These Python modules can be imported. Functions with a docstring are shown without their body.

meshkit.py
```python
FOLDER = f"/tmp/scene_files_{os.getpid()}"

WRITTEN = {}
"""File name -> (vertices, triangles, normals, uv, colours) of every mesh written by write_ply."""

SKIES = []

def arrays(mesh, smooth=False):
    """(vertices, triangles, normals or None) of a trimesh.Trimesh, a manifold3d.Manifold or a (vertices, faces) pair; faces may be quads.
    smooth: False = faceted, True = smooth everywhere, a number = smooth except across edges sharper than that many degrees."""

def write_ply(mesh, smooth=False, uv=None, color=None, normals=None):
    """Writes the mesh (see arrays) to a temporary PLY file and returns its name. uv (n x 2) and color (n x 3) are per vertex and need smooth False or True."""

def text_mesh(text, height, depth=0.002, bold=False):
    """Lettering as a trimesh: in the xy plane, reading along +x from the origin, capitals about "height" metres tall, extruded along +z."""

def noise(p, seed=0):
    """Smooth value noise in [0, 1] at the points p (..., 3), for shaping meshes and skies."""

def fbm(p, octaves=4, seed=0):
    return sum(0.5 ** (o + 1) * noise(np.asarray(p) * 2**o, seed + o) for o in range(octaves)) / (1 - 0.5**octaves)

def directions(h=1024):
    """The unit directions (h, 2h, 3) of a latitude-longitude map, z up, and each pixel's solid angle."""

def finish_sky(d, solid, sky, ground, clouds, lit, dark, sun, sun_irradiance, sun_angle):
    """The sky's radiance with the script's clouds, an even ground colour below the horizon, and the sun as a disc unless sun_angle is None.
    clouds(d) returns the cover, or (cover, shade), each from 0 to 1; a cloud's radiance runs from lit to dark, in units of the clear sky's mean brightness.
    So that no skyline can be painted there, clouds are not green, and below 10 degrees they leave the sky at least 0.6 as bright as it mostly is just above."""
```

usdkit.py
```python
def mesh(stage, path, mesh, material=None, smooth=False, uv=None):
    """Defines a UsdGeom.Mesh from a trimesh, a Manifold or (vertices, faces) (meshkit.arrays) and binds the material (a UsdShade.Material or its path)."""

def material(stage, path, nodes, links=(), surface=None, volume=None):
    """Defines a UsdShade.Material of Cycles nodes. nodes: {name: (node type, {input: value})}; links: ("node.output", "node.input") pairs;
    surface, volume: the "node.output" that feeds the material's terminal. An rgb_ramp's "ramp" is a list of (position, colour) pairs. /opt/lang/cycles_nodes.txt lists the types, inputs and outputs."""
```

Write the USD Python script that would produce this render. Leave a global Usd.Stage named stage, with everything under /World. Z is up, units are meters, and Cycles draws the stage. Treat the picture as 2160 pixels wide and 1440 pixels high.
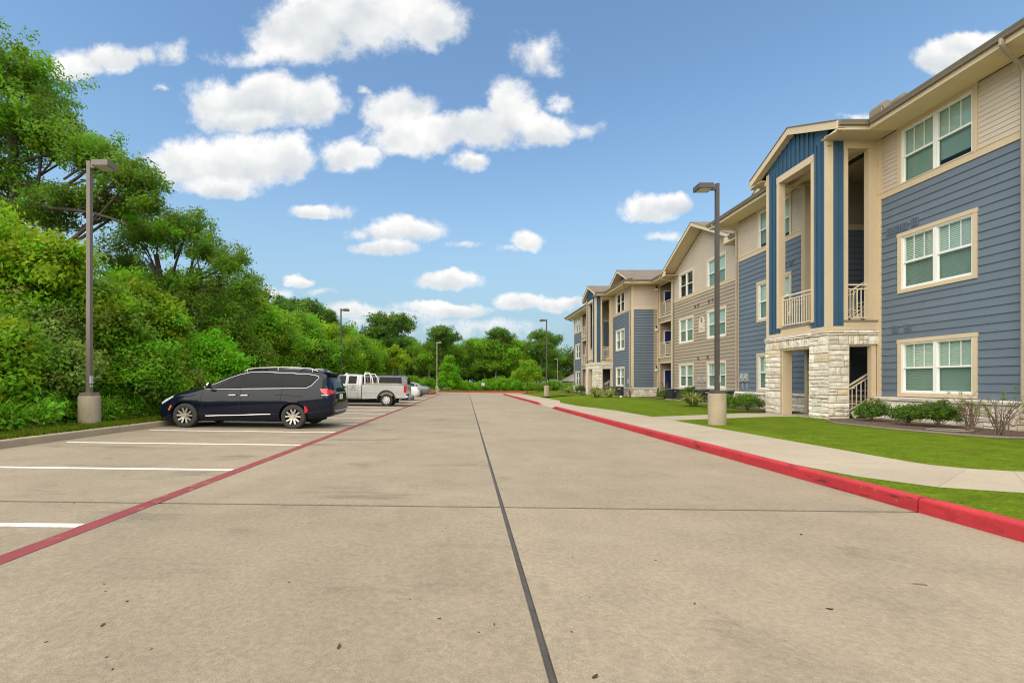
import math, random
from collections import Counter
import numpy as np, trimesh, manifold3d, shapely
from shapely.geometry import Polygon, box as sbox
from scipy.spatial import Delaunay
from scipy.interpolate import PchipInterpolator
import usdkit, meshkit
from pxr import Usd, UsdGeom, UsdLux, UsdShade, Gf, Sdf, Vt

# ------------------------------------------------------------------ camera, sky, sun, exposure
stage = Usd.Stage.CreateInMemory()
UsdGeom.SetStageUpAxis(stage, 'Z')
UsdGeom.SetStageMetersPerUnit(stage, 1)
WORLD = UsdGeom.Xform.Define(stage, '/World').GetPrim()
EYE = 1.25
EXPOSURE = 1.95
SUN_EL, SUN_X, SUN_Y = math.radians(56), -0.45, -0.89
SUN_INT, SUN_ANGLE, SKY_STRENGTH = 0.40, 115.0, 0.05
cam = UsdGeom.Camera.Define(stage, '/World/camera')
cam.CreateHorizontalApertureAttr(36.0); cam.CreateVerticalApertureAttr(24.0); cam.CreateFocalLengthAttr(16.0)
cam.CreateHorizontalApertureOffsetAttr(1.6); cam.CreateVerticalApertureOffsetAttr(1.425)
cam.CreateClippingRangeAttr(Gf.Vec2f(0.05, 3000)); cam.CreateExposureAttr(EXPOSURE)
cam.AddTranslateOp().Set((0, 0, EYE)); cam.AddRotateXOp().Set(90)
SUN_ROT = math.atan2(SUN_X, SUN_Y)
_sv = Gf.Vec3d(math.sin(SUN_ROT) * math.cos(SUN_EL), math.cos(SUN_ROT) * math.cos(SUN_EL), math.sin(SUN_EL))
sun = UsdLux.DistantLight.Define(stage, '/World/sun')
sun.CreateNormalizeAttr(True); sun.CreateIntensityAttr(SUN_INT); sun.CreateAngleAttr(SUN_ANGLE)
sun.CreateColorAttr(Gf.Vec3f(1.0, 0.86, 0.64))
sun.AddTransformOp().Set(Gf.Matrix4d().SetLookAt(Gf.Vec3d(0, 0, 0), -_sv, Gf.Vec3d(0, 0, 1)).GetInverse())

# cumulus in the sky: (tangent of bearing from the road's direction, tangent of height, half width, half height above, half height below, density)
def _c(px, py, rx, ru, rd, k=1.0):
    f = 1.3 if k < .72 else 1.05
    return ((px - 984) / 960, (805.5 - py) / 960, rx * f / 960, ru * f / 960, rd * f / 960, k * .68 if k < .72 else k)
CLOUDS = [_c(*a) for a in [
    (640, 85, 125, 95, 60), (770, 30, 190, 130, 88), (900, 55, 92, 90, 52), (560, 122, 90, 22, 20, .7),
    (165, 140, 68, 40, 30), (235, 125, 72, 34, 28), (367, 114, 34, 20, 17, .6), (340, 186, 18, 9, 7, .55), (300, 120, 30, 15, 14, .6),
    (480, 225, 95, 58, 56), (570, 200, 100, 50, 75), (655, 215, 85, 52, 60), (520, 262, 130, 34, 26, .8),
    (420, 345, 105, 58, 62), (520, 335, 110, 62, 66), (610, 330, 62, 48, 50), (470, 392, 95, 26, 22, .85),
    (735, 328, 78, 38, 34), (840, 235, 90, 46, 60), (880, 290, 125, 60, 42), (1000, 265, 105, 40, 50), (1080, 240, 62, 72, 62), (1150, 275, 75, 38, 40), (985, 345, 46, 30, 22, .75),
    (1130, 118, 42, 38, 32, .62), (1155, 150, 30, 20, 14, .6), (1183, 222, 26, 17, 15, .62), (1245, 278, 26, 16, 14, .62), (765, 195, 14, 10, 8, .55),
    (1370, 445, 68, 34, 28), (1425, 430, 44, 26, 26), (1398, 498, 36, 11, 9, .65),
    (845, 480, 98, 28, 34), (815, 520, 80, 22, 20), (760, 487, 30, 14, 12, .7),
    (1112, 503, 40, 26, 24), (1075, 522, 22, 9, 8, .55), (660, 452, 52, 20, 16), (715, 447, 28, 12, 10, .65),
    (950, 592, 76, 22, 20), (628, 593, 38, 17, 13), (568, 618, 42, 12, 9, .65), (676, 617, 34, 8, 6, .55), (585, 640, 40, 9, 8, .55),
    (1100, 635, 68, 22, 20), (1175, 640, 85, 18, 18, .8), (900, 650, 70, 18, 18), (960, 655, 80, 18, 18), (745, 660, 72, 20, 20, .8), (1005, 690, 120, 16, 20, .5), (820, 675, 90, 22, 24, .55),
    (1990, 118, 82, 38, 38), (2060, 95, 80, 28, 28), (1810, 243, 38, 9, 9, .7), (980, 513, 30, 9, 9, .55),
    (1150, -190, 260, 90, 70), (300, -260, 220, 70, 60), (1900, -330, 300, 80, 70), (-350, 150, 180, 60, 50), (-260, 420, 200, 50, 44), (2500, 330, 190, 60, 50), (2750, 120, 160, 60, 50)]]

def build_sky():
    N, L = {}, []
    N['tc'] = ('texture_coordinate', {}); N['sep'] = ('separate_xyz', {})
    L.append(('tc.generated', 'sep.vector'))
    N['ay'] = ('math', {'math_type': 'absolute'}); L.append(('sep.y', 'ay.value1'))
    N['my'] = ('math', {'math_type': 'maximum', 'value2': 0.12}); L.append(('ay.value', 'my.value1'))
    N['u'] = ('math', {'math_type': 'divide'}); L += [('sep.x', 'u.value1'), ('my.value', 'u.value2')]
    N['v'] = ('math', {'math_type': 'divide'}); L += [('sep.z', 'v.value1'), ('my.value', 'v.value2')]
    N['p'] = ('combine_xyz', {}); L += [('u.value', 'p.x'), ('v.value', 'p.y')]
    # wobble the outline at two sizes
    N['n1'] = ('noise_texture', {'scale': 9.0, 'detail': 5.0, 'roughness': 0.62}); L.append(('p.vector', 'n1.vector'))
    N['n1s'] = ('vector_math', {'math_type': 'subtract', 'vector2': (0.5, 0.5, 0.5)}); L.append(('n1.color', 'n1s.vector1'))
    N['n1k'] = ('vector_math', {'math_type': 'multiply', 'vector2': (0.085, 0.06, 0)}); L.append(('n1s.vector', 'n1k.vector1'))
    N['q'] = ('vector_math', {'math_type': 'add'}); L += [('p.vector', 'q.vector1'), ('n1k.vector', 'q.vector2')]
    prev, shade = None, None
    for i, (cu, cv, rx, ru, rd, k) in enumerate(CLOUDS):
        m, w, x, l, f = f'm{i}', f'w{i}', f'x{i}', f'l{i}', f'f{i}'
        N[m] = ('mapping', {'mapping_type': 'point', 'scale': (1 / rx, 1 / ru, 0), 'location': (-cu / rx, -cv / ru, 0)}); L.append(('q.vector', m + '.vector'))
        N[w] = ('vector_math', {'math_type': 'multiply', 'vector2': (-1, -ru / rd, 0)}); L.append((m + '.vector', w + '.vector1'))
        N[x] = ('vector_math', {'math_type': 'maximum'}); L += [(m + '.vector', x + '.vector1'), (w + '.vector', x + '.vector2')]
        N[l] = ('vector_math', {'math_type': 'length'}); L.append((x + '.vector', l + '.vector1'))
        N[f] = ('math', {'math_type': 'multiply_add', 'value2': -k, 'value3': k}); L.append((l + '.value', f + '.value1'))
        N[f'd{i}'] = ('separate_xyz', {}); L.append((m + '.vector', f'd{i}.vector'))
        N[f'c{i}'] = ('math', {'math_type': 'multiply', 'value2': 2.2, 'use_clamp': True}); L.append((f + '.value', f'c{i}.value1'))
        N[f's{i}'] = ('mix_float', {'a': 0.6}); L += [(f'c{i}.value', f's{i}.fac'), (f'd{i}.y', f's{i}.b')]
        if prev:
            N[f'g{i}'] = ('math', {'math_type': 'smoothmax', 'value3': 0.10}); L += [(prev, f'g{i}.value1'), (f + '.value', f'g{i}.value2')]
            L.append((shade, f's{i}.a')); prev = f'g{i}.value'
        else:
            prev = f + '.value'
        shade = f's{i}.result'
    N['n2'] = ('noise_texture', {'scale': 17.0, 'detail': 8.0, 'roughness': 0.66}); L.append(('p.vector', 'n2.vector'))
    N['o2'] = ('vector_math', {'math_type': 'add', 'vector2': (-0.012, 0.045, 0)}); L.append(('q.vector', 'o2.vector1'))
    N['n4'] = ('noise_texture', {'scale': 7.5, 'detail': 4.0, 'roughness': 0.52}); L.append(('q.vector', 'n4.vector'))
    N['n3'] = ('noise_texture', {'scale': 7.5, 'detail': 4.0, 'roughness': 0.52}); L.append(('o2.vector', 'n3.vector'))
    N['edge'] = ('math', {'math_type': 'multiply_add', 'value2': 1.0, 'value3': -0.43}); L.append(('n2.fac', 'edge.value1'))
    N['cov'] = ('math', {'math_type': 'add'}); L += [(prev, 'cov.value1'), ('edge.value', 'cov.value2')]
    N['al'] = ('map_range', {'range_type': 'smoothstep', 'from_min': 0.0, 'from_max': 0.52, 'clamp': True}); L.append(('cov.value', 'al.value'))
    # relief of the billows and grey undersides
    N['rel'] = ('math', {'math_type': 'subtract'}); L += [('n4.fac', 'rel.value1'), ('n3.fac', 'rel.value2')]
    N['relk'] = ('math', {'math_type': 'multiply', 'value2': 1.9}); L.append(('rel.value', 'relk.value1'))
    N['sh0'] = ('map_range', {'from_min': -0.9, 'from_max': 0.75, 'to_min': 0.0, 'to_max': 1.0, 'clamp': True}); L.append((shade, 'sh0.value'))
    N['sh1'] = ('math', {'math_type': 'add', 'use_clamp': True}); L += [('sh0.result', 'sh1.value1'), ('relk.value', 'sh1.value2')]
    N['ramp'] = ('rgb_ramp', {'ramp': [(0, (3.35, 3.6, 3.85)), (0.45, (4.15, 4.3, 4.4)), (1, (5.5, 5.4, 5.3))]}); L.append(('sh1.value', 'ramp.fac'))
    N['sky'] = ('sky_texture', {'sky_type': 'single_scattering', 'sun_disc': False, 'sun_elevation': SUN_EL, 'sun_rotation': SUN_ROT, 'aerosol_density': 0.6, 'air_density': 1.0, 'ozone_density': 1.0})
    N['tint'] = ('mix', {'mix_type': 'multiply', 'fac': 1.0, 'color2': (0.97, 1.13, 1.14)}); L.append(('sky.color', 'tint.color1'))
    # the haze that whitens the lowest few degrees of a humid sky, the same all the way round
    N['hz'] = ('map_range', {'range_type': 'smoothstep', 'from_min': 0.0, 'from_max': 0.62, 'to_min': 1.0, 'to_max': 0.0, 'clamp': True}); L.append(('sep.z', 'hz.value'))
    N['hz2'] = ('math', {'math_type': 'power', 'value2': 1.6}); L.append(('hz.result', 'hz2.value1'))
    N['hm'] = ('mix', {'mix_type': 'mix', 'color2': (1.95, 2.8, 3.25)}); L += [('hz2.value', 'hm.fac'), ('tint.color', 'hm.color1')]
    N['mixc'] = ('mix', {'mix_type': 'mix'}); L += [('al.result', 'mixc.fac'), ('hm.color', 'mixc.color1'), ('ramp.color', 'mixc.color2')]
    N['bg'] = ('background_shader', {'strength': SKY_STRENGTH}); L.append(('mixc.color', 'bg.color'))
    return usdkit.material(stage, '/World/Looks/sky_air', N, L, surface='bg.background')

sky = UsdLux.DomeLight.Define(stage, '/World/sky')
UsdShade.MaterialBindingAPI.Apply(sky.GetPrim()).Bind(build_sky())

# ------------------------------------------------------------------ naming, tagging
_used = Counter()
def numbered(parent, name):
    k = (str(parent), name); n = _used[k]; _used[k] += 1
    return name if n == 0 else f'{name}_{n:03d}'
def ppath(parent):
    return '/World' if parent is None else (parent if isinstance(parent, str) else str(parent.GetPath()))
def tag(prim, label=None, cat=None, group=None, kind=None):
    for k, v in (('label', label), ('category', cat), ('group', group), ('kind', kind)):
        if v: prim.SetCustomDataByKey(k, v)
    return prim
def obj(name, mesh, m, parent=None, smooth=False, **kw):
    p = ppath(parent)
    if isinstance(mesh, MB): mesh = mesh.mesh()
    g = usdkit.mesh(stage, f'{p}/{numbered(p, name)}', mesh, m, smooth=smooth)
    return tag(g.GetPrim(), **kw)
def group_part(name, parent):
    p = ppath(parent)
    return UsdGeom.Xform.Define(stage, f'{p}/{numbered(p, name)}').GetPrim()
def thing(name, label, cat, loc=(0, 0, 0), rotz=0, group=None, kind=None, scale=(1, 1, 1), tilt=0):
    x = UsdGeom.Xform.Define(stage, '/World/' + numbered('/World', name))
    x.AddTranslateOp().Set(Gf.Vec3d(*map(float, loc))); x.AddRotateXYZOp().Set(Gf.Vec3f(0, tilt, float(rotz))); x.AddScaleOp().Set(Gf.Vec3f(*map(float, scale)))
    return tag(x.GetPrim(), label, cat, group, kind)
def dup(root, label, loc, rotz=0, scale=(1, 1, 1), group=None, cat=None):
    was = root.GetCustomData(); base = root.GetName().rstrip('0123456789').rstrip('_')
    r = thing(base, label, cat or was['category'], loc, rotz, group or was.get('group'), None, scale)
    r.GetReferences().AddInternalReference(root.GetPath()); r.SetInstanceable(True)
    return r

# ------------------------------------------------------------------ mesh builder
class MB:
    def __init__(s): s.v, s.f, s.n = [], [], 0
    def add(s, v, f):
        v = np.asarray(v, float); f = np.asarray(f, int)
        if f.shape[1] == 4: f = np.vstack([f[:, [0, 1, 2]], f[:, [0, 2, 3]]])
        s.v.append(v); s.f.append(f + s.n); s.n += len(v); return s
    def tm(s, m): return s.add(m.vertices, m.faces)
    def box(s, x0, x1, y0, y1, z0, z1):
        v = [(x, y, z) for z in (z0, z1) for y in (y0, y1) for x in (x0, x1)]
        return s.add(v, BOXF)
    def wbox(s, mp, u0, u1, z0, z1, d0, d1):
        v = [mp(u, z, d) for z in (z0, z1) for d in (d0, d1) for u in (u0, u1)]
        return s.add(v, BOXF)
    def bar(s, a, b, w, h=None, up=(0, 0, 1)):
        a, b = np.asarray(a, float), np.asarray(b, float); h = h or w
        d = b - a; d = d / (np.linalg.norm(d) + 1e-12)
        up = np.asarray(up, float)
        if abs(d @ up) > .95: up = np.array([1., 0, 0])
        r = np.cross(d, up); r /= np.linalg.norm(r); q = np.cross(r, d)
        v = [p + r * i * w / 2 + q * j * h / 2 for p in (a, b) for j in (-1, 1) for i in (-1, 1)]
        return s.add(v, BOXF)
    def tube(s, P, R, n=8, cap=True):
        P = np.asarray(P, float); R = np.broadcast_to(np.asarray(R, float), (len(P),))
        T = np.gradient(P, axis=0); T /= np.linalg.norm(T, axis=1, keepdims=True) + 1e-12
        up = np.array([0, 0, 1.]) if abs(T[0, 2]) < .9 else np.array([1., 0, 0])
        A = np.cross(T, up); A /= np.linalg.norm(A, axis=1, keepdims=True) + 1e-12; B = np.cross(T, A)
        t = np.linspace(0, 2 * np.pi, n, endpoint=False)
        ring = P[:, None] + R[:, None, None] * (np.cos(t)[None, :, None] * A[:, None] + np.sin(t)[None, :, None] * B[:, None])
        v = ring.reshape(-1, 3); f = []
        i = np.arange(len(P) - 1)[:, None] * n; j = np.arange(n)[None]; k = (j + 1) % n
        f = np.stack([i + j, i + k, i + n + k, i + n + j], -1).reshape(-1, 4)
        s.add(v, f)
        if cap:
            for e, o in ((0, 1), (len(P) - 1, -1)):
                c = np.vstack([ring[e], P[e]]); q = np.arange(n)
                s.add(c, np.stack([q, (q + 1) % n, np.full(n, n)], 1)[:, ::o])
        return s
    def sweep(s, prof, path, closed=True):
        """prof (k,2) placed in the frames of path: list of (origin, side, up)."""
        prof = np.asarray(prof, float); k = len(prof)
        v = np.concatenate([np.asarray(o) + prof[:, :1] * np.asarray(a) + prof[:, 1:] * np.asarray(b) for o, a, b in path])
        i = np.arange(len(path) - 1)[:, None] * k; j = np.arange(k if closed else k - 1)[None]; q = (j + 1) % k
        s.add(v, np.stack([i + j, i + q, i + k + q, i + k + j], -1).reshape(-1, 4))
        if closed:
            tri = trimesh.creation.triangulate_polygon(Polygon(prof), engine='earcut')
            pv = np.asarray(tri[0]); idx = np.argmin(((pv[:, None] - prof[None]) ** 2).sum(-1), 1); tf = idx[np.asarray(tri[1])]
            s.add(v[:k], tf[:, ::-1]); s.add(v[-k:], tf)
        return s
    def poly(s, mp, poly, d0, d1):
        """a polygon (with holes) in wall coordinates, extruded from depth d0 to d1."""
        m = trimesh.creation.extrude_polygon(poly, d1 - d0, engine='earcut')
        w = np.array([mp(a, b, c + d0) for a, b, c in m.vertices]); return s.add(w, m.faces)
    def mesh(s):
        v, f = np.vstack(s.v), np.vstack(s.f)
        return trimesh.Trimesh(v, f, process=False)
    def fixed(s):
        m = s.mesh(); trimesh.repair.fix_normals(m, multibody=True); return m
BOXF = [(0, 2, 3, 1), (4, 5, 7, 6), (0, 1, 5, 4), (2, 6, 7, 3), (0, 4, 6, 2), (1, 3, 7, 5)]
def road_wall(X): return lambda u, z, d: (X - d, u, z)          # a wall that faces the road (-x); u runs along y
def cam_wall(Y): return lambda u, z, d: (u, Y - d, z)           # a wall that faces -y; u runs along x
def back_wall(Y): return lambda u, z, d: (u, Y + d, z)          # faces +y
def lathe(prof, n=24, axis='z'):
    m = trimesh.creation.revolve(np.asarray(prof, float), sections=n)
    if axis == 'y': m.apply_transform(trimesh.transformations.rotation_matrix(-np.pi / 2, [1, 0, 0]))
    return m

# ------------------------------------------------------------------ materials
MAT = {}
def pm(name, color, rough=0.8, var=None, bump=None, rand=0.0, spots=None, **kw):
    """principled material; var=(scale, amount, stretch) mottles it, bump=(scale, distance), rand varies it per object, spots=(scale, lo, hi, colour) adds stains."""
    N, L = {'geo': ('geometry', {}), 'p': ('principled_bsdf', {'roughness': rough, **kw})}, []
    col = None
    N['c0'] = ('color', {'value': color}); col = 'c0.color'
    def coords(tagname, stretch):
        if stretch is None: return 'geo.position'
        N[tagname] = ('mapping', {'mapping_type': 'point', 'scale': stretch}); L.append(('geo.position', tagname + '.vector')); return tagname + '.vector'
    for i, vv in enumerate([] if var is None else (var if isinstance(var[0], tuple) else [var])):
        sc, am = vv[0], vv[1]; st = vv[2] if len(vv) > 2 else None
        N[f'v{i}'] = ('noise_texture', {'scale': sc, 'detail': 5.0, 'roughness': 0.6}); L.append((coords(f'vm{i}', st), f'v{i}.vector'))
        N[f'vr{i}'] = ('map_range', {'from_min': 0.3, 'from_max': 0.7, 'to_min': 1 - am, 'to_max': 1 + am, 'clamp': True}); L.append((f'v{i}.fac', f'vr{i}.value'))
        N[f'h{i}'] = ('hsv', {}); L += [(f'vr{i}.result', f'h{i}.value'), (col, f'h{i}.color')]; col = f'h{i}.color'
    for i, sp in enumerate([] if spots is None else (spots if isinstance(spots, list) else [spots])):
        sc, lo, hi, c = sp[:4]; st = sp[4] if len(sp) > 4 else None
        N[f's{i}'] = ('noise_texture', {'scale': sc, 'detail': 6.0, 'roughness': 0.65}); L.append((coords(f'sm{i}', st), f's{i}.vector'))
        N[f'sr{i}'] = ('map_range', {'range_type': 'smoothstep', 'from_min': lo, 'from_max': hi, 'clamp': True, 'to_max': sp[5] if len(sp) > 5 else 1.0}); L.append((f's{i}.fac', f'sr{i}.value'))
        N[f'sx{i}'] = ('mix', {'mix_type': 'mix', 'color2': c}); L += [(f'sr{i}.result', f'sx{i}.fac'), (col, f'sx{i}.color1')]; col = f'sx{i}.color'
    if rand:
        N['oi'] = ('object_info', {}); N['or'] = ('map_range', {'to_min': 1 - rand, 'to_max': 1 + rand}); L.append(('oi.random', 'or.value'))
        N['oh'] = ('hsv', {}); L += [('or.result', 'oh.value'), (col, 'oh.color')]; col = 'oh.color'
    L.append((col, 'p.base_color'))
    if bump:
        N['b0'] = ('noise_texture', {'scale': bump[0], 'detail': 4.0, 'roughness': 0.6}); L.append((coords('bm', bump[2] if len(bump) > 2 else None), 'b0.vector'))
        N['bu'] = ('bump', {'strength': 0.7, 'distance': bump[1]}); L += [('b0.fac', 'bu.height'), ('bu.normal', 'p.normal')]
    MAT[name] = usdkit.material(stage, '/World/Looks/' + name, N, L, surface='p.BSDF')
    return MAT[name]

pm('concrete', (.258, .213, .150), .9, [(.35, .10), (1.7, .09), (26, .16), (150, .26)], (120, .004), .03,
   [(2.2, .58, .74, (.145, .112, .074), (1, .8, 1), .55), (.9, .56, .72, (.30, .252, .178), (.6, 1.6, 1), .45), (48, .67, .75, (.085, .066, .045))])
pm('concrete_stall', (.248, .204, .143), .88, [(.35, .11), (1.7, .09), (26, .16), (150, .26)], (120, .004), .03,
   [(1.0, .55, .70, (.10, .082, .062), (.38, 1.25, 1), .6), (2.2, .58, .74, (.145, .112, .074), (1, .8, 1), .5), (48, .67, .75, (.085, .066, .045))])
pm('walk', (.345, .295, .22), .9, [(.8, .09), (22, .08), (130, .10)], (110, .003), .05, (1.3, .60, .76, (.30, .26, .20), (1, .6, 1), .5))
pm('kerb_plain', (.36, .295, .205), .9, [(1.2, .14), (30, .10)], (90, .004), .06, (2.6, .58, .72, (.24, .20, .15), None, .6))
pm('kerb_red', (.43, .023, .030), .62, [(1.4, .12), (40, .10)], (70, .004), .05, [(3, .52, .66, (.24, .012, .02), (1, .35, 1.2), .65), (5, .60, .66, (.035, .012, .012), (1.5, .30, 2.2), .85), (16, .655, .70, (.33, .25, .18), None, .75)])
pm('line_red', (.20, .031, .037), .8, [(2.5, .16), (60, .16)], (120, .002), 0, [(6, .56, .68, (.25, .19, .13), None, .55)])
pm('line_white', (.74, .70, .64), .75, [(3, .08), (50, .08)], (120, .002), .03, (6, .55, .68, (.40, .34, .26), None, .6))
pm('sealant', (.062, .054, .045), .7, (12, .25), (40, .004))
pm('sealant_grey', (.13, .115, .095), .8, (12, .25), (40, .004))
pm('earth', (.12, .09, .055), .95, (3, .25), (25, .02))
pm('mulch', (.115, .075, .050), .95, [(9, .4), (40, .6), (90, .5)], (40, .05), 0, [(30, .58, .66, (.22, .15, .10))])
pm('grass_base', (.100, .152, .009), .95, [(.35, .18, (1, .35, 1)), (3, .2), (20, .3), (60, .4)], (45, .03), 0, [(.8, .56, .70, (.13, .12, .015), None, .5)], specular_ior_level=.05)
pm('grass_dry', (.12, .145, .015), .95, [(.5, .2), (5, .2), (40, .3)], (60, .02), specular_ior_level=.05)
pm('field', (.075, .11, .025), .95, [(.2, .2), (3, .3)], (20, .03))
pm('siding_blue', (.126, .162, .205), .62, [(.7, .05), (14, .04, (1, .15, 3))], (60, .0012, (1, .06, 4)), .035)
pm('siding_brown', (.36, .29, .215), .65, [(.7, .05), (14, .04, (1, .15, 3))], (60, .0012, (1, .06, 4)), .03)
pm('siding_tan', (.56, .47, .375), .65, [(.7, .05), (14, .04, (1, .15, 3))], (60, .0012, (1, .06, 4)), .03)
pm('batten_blue', (.030, .088, .155), .55, [(.9, .06), (9, .06, (1, 1, .12))], (50, .0012, (3, 3, .1)), .03)
pm('trim', (.60, .475, .315), .6, [(.8, .05), (18, .03)], None, .02)
pm('trim_light', (.70, .60, .46), .6, [(.8, .04)], None, .02)
pm('soffit', (.72, .58, .36), .7, [(.6, .05)], None, .0)
pm('gutter', (.20, .165, .12), .5, [(1.5, .10, (1, .3, 1)), (20, .05)], None, .02)
pm('downspout', (.36, .30, .225), .5, [(2, .06)], None, .03)
for i, c in enumerate([(.70, .635, .53), (.62, .55, .45), (.77, .71, .61), (.56, .49, .39), (.63, .52, .36), (.66, .60, .505)]):
    pm(f'stone_{i}', c, .92, [(5, .14), (30, .14)], (34, .012), .07, (4, .60, .72, tuple(x * .62 for x in c), None, .7))
pm('mortar', (.20, .17, .13), .95, (20, .12), (80, .004))
pm('shingle', (.155, .128, .105), .95, [(1.2, .12), (9, .22, (1, 1, 1)), (60, .2)], (40, .01), .0)
pm('vinyl_white', (.80, .80, .76), .45, (3, .03))
pm('blind', (.74, .80, .74), .6, (2, .05), None, .06)
pm('shade', (.58, .66, .62), .7, (1.2, .06), None, .10)
pm('curtain', (.48, .52, .45), .8, (5, .12, (8, 8, .4)), None, .12)
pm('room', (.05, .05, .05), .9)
pm('door_blue', (.010, .022, .12), .4, (3, .08))
pm('rail', (.72, .62, .47), .5, (3, .05))
pm('rail_panel', (.34, .29, .225), .7, (40, .15))
pm('vent_blue', (.105, .142, .19), .6); pm('vent_brown', (.15, .115, .085), .6); pm('dark_gap', (.012, .012, .014), .8)
pm('lamp_steel', (.155, .125, .098), .45, [(2, .06), (30, .04)], None, .03)
pm('lamp_dark', (.060, .050, .042), .45, (2, .06), None, .03)
pm('lamp_pale', (.30, .27, .22), .5, (2, .06), None, .03)
pm('lens', (.50, .50, .42), .25)
pm('pedestal', (.36, .295, .205), .9, [(2.5, .10), (30, .10)], (70, .004), .05, [(3, .60, .72, (.26, .20, .13), (1, 1, .35), .7)])
pm('metal_grey', (.42, .43, .42), .4, (6, .06), None, .03)
pm('ac_dark', (.040, .046, .050), .45, (6, .1)); pm('ac_top', (.20, .22, .22), .4, (6, .1)); pm('box_green', (.025, .060, .045), .5, (4, .08))
pm('white_paint', (.78, .77, .73), .5, (4, .04)); pm('ink', (.10, .085, .07), .7); pm('ink_grey', (.20, .18, .16), .7)
pm('paint_navy', (.0035, .0052, .0125), .4, None, None, 0, None, coat_weight=.75, coat_roughness=.02, specular_ior_level=.0)
pm('paint_silver', (.44, .44, .435), .34, (1.5, .05), None, 0, None, metallic=.15, coat_weight=.6, coat_roughness=.08)
pm('paint_grey', (.055, .060, .060), .3, None, None, 0, None, coat_weight=.9, coat_roughness=.05)
pm('paint_white', (.74, .74, .73), .35, None, None, 0, None, coat_weight=.7, coat_roughness=.05)
pm('paint_gunmetal', (.13, .135, .14), .32, None, None, 0, None, metallic=.3, coat_weight=.8, coat_roughness=.05)
pm('car_glass', (.008, .010, .011), .03, None, None, 0, None, specular_ior_level=.15)
pm('car_glass_clear', (.060, .085, .080), .05, (2.5, .5), None, 0, None, specular_ior_level=.75)
pm('chrome', (.62, .62, .62), .22, None, None, 0, None, metallic=1.0)
pm('alloy', (.46, .43, .38), .32, None, None, 0, None, metallic=.75)
pm('rubber', (.032, .030, .028), .85, (6, .2)); pm('plastic', (.018, .018, .019), .6); pm('under', (.008, .008, .008), .9)
pm('flare', (.035, .032, .030), .75); pm('liner', (.42, .36, .25), .7, (5, .1)); pm('bed_wood', (.60, .52, .40), .85, (6, .2, (1, 6, 6)))
pm('tail_red', (.50, .010, .018), .15, None, None, 0, None, coat_weight=1.0)
pm('amber', (.70, .16, .03), .2, None, None, 0, None, coat_weight=1.0); pm('lamp_clear', (.62, .62, .60), .12, None, None, 0, None, coat_weight=1.0)
pm('plate', (.62, .62, .60), .5); pm('bark', (.085, .068, .050), .95, [(4, .2), (20, .3, (1, 1, .25))], (30, .02, (1, 1, .2)))
pm('bark_pale', (.27, .235, .19), .95, [(4, .2), (20, .3, (1, 1, .25))], (30, .02, (1, 1, .2)))
pm('twig', (.17, .115, .085), .9, (20, .2)); pm('pebble', (.66, .62, .56), .9, (9, .1)); pm('leaf_litter', (.045, .032, .020), .9, (20, .3), None, .35)
pm('house_roof', (.20, .185, .17), .95, (1.5, .1)); pm('house_wall', (.40, .33, .25), .9, (1.5, .1))
pm('wood_edging', (.20, .165, .125), .9, (6, .2)); pm('sign_pale', (.45, .47, .36), .6)

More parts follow.
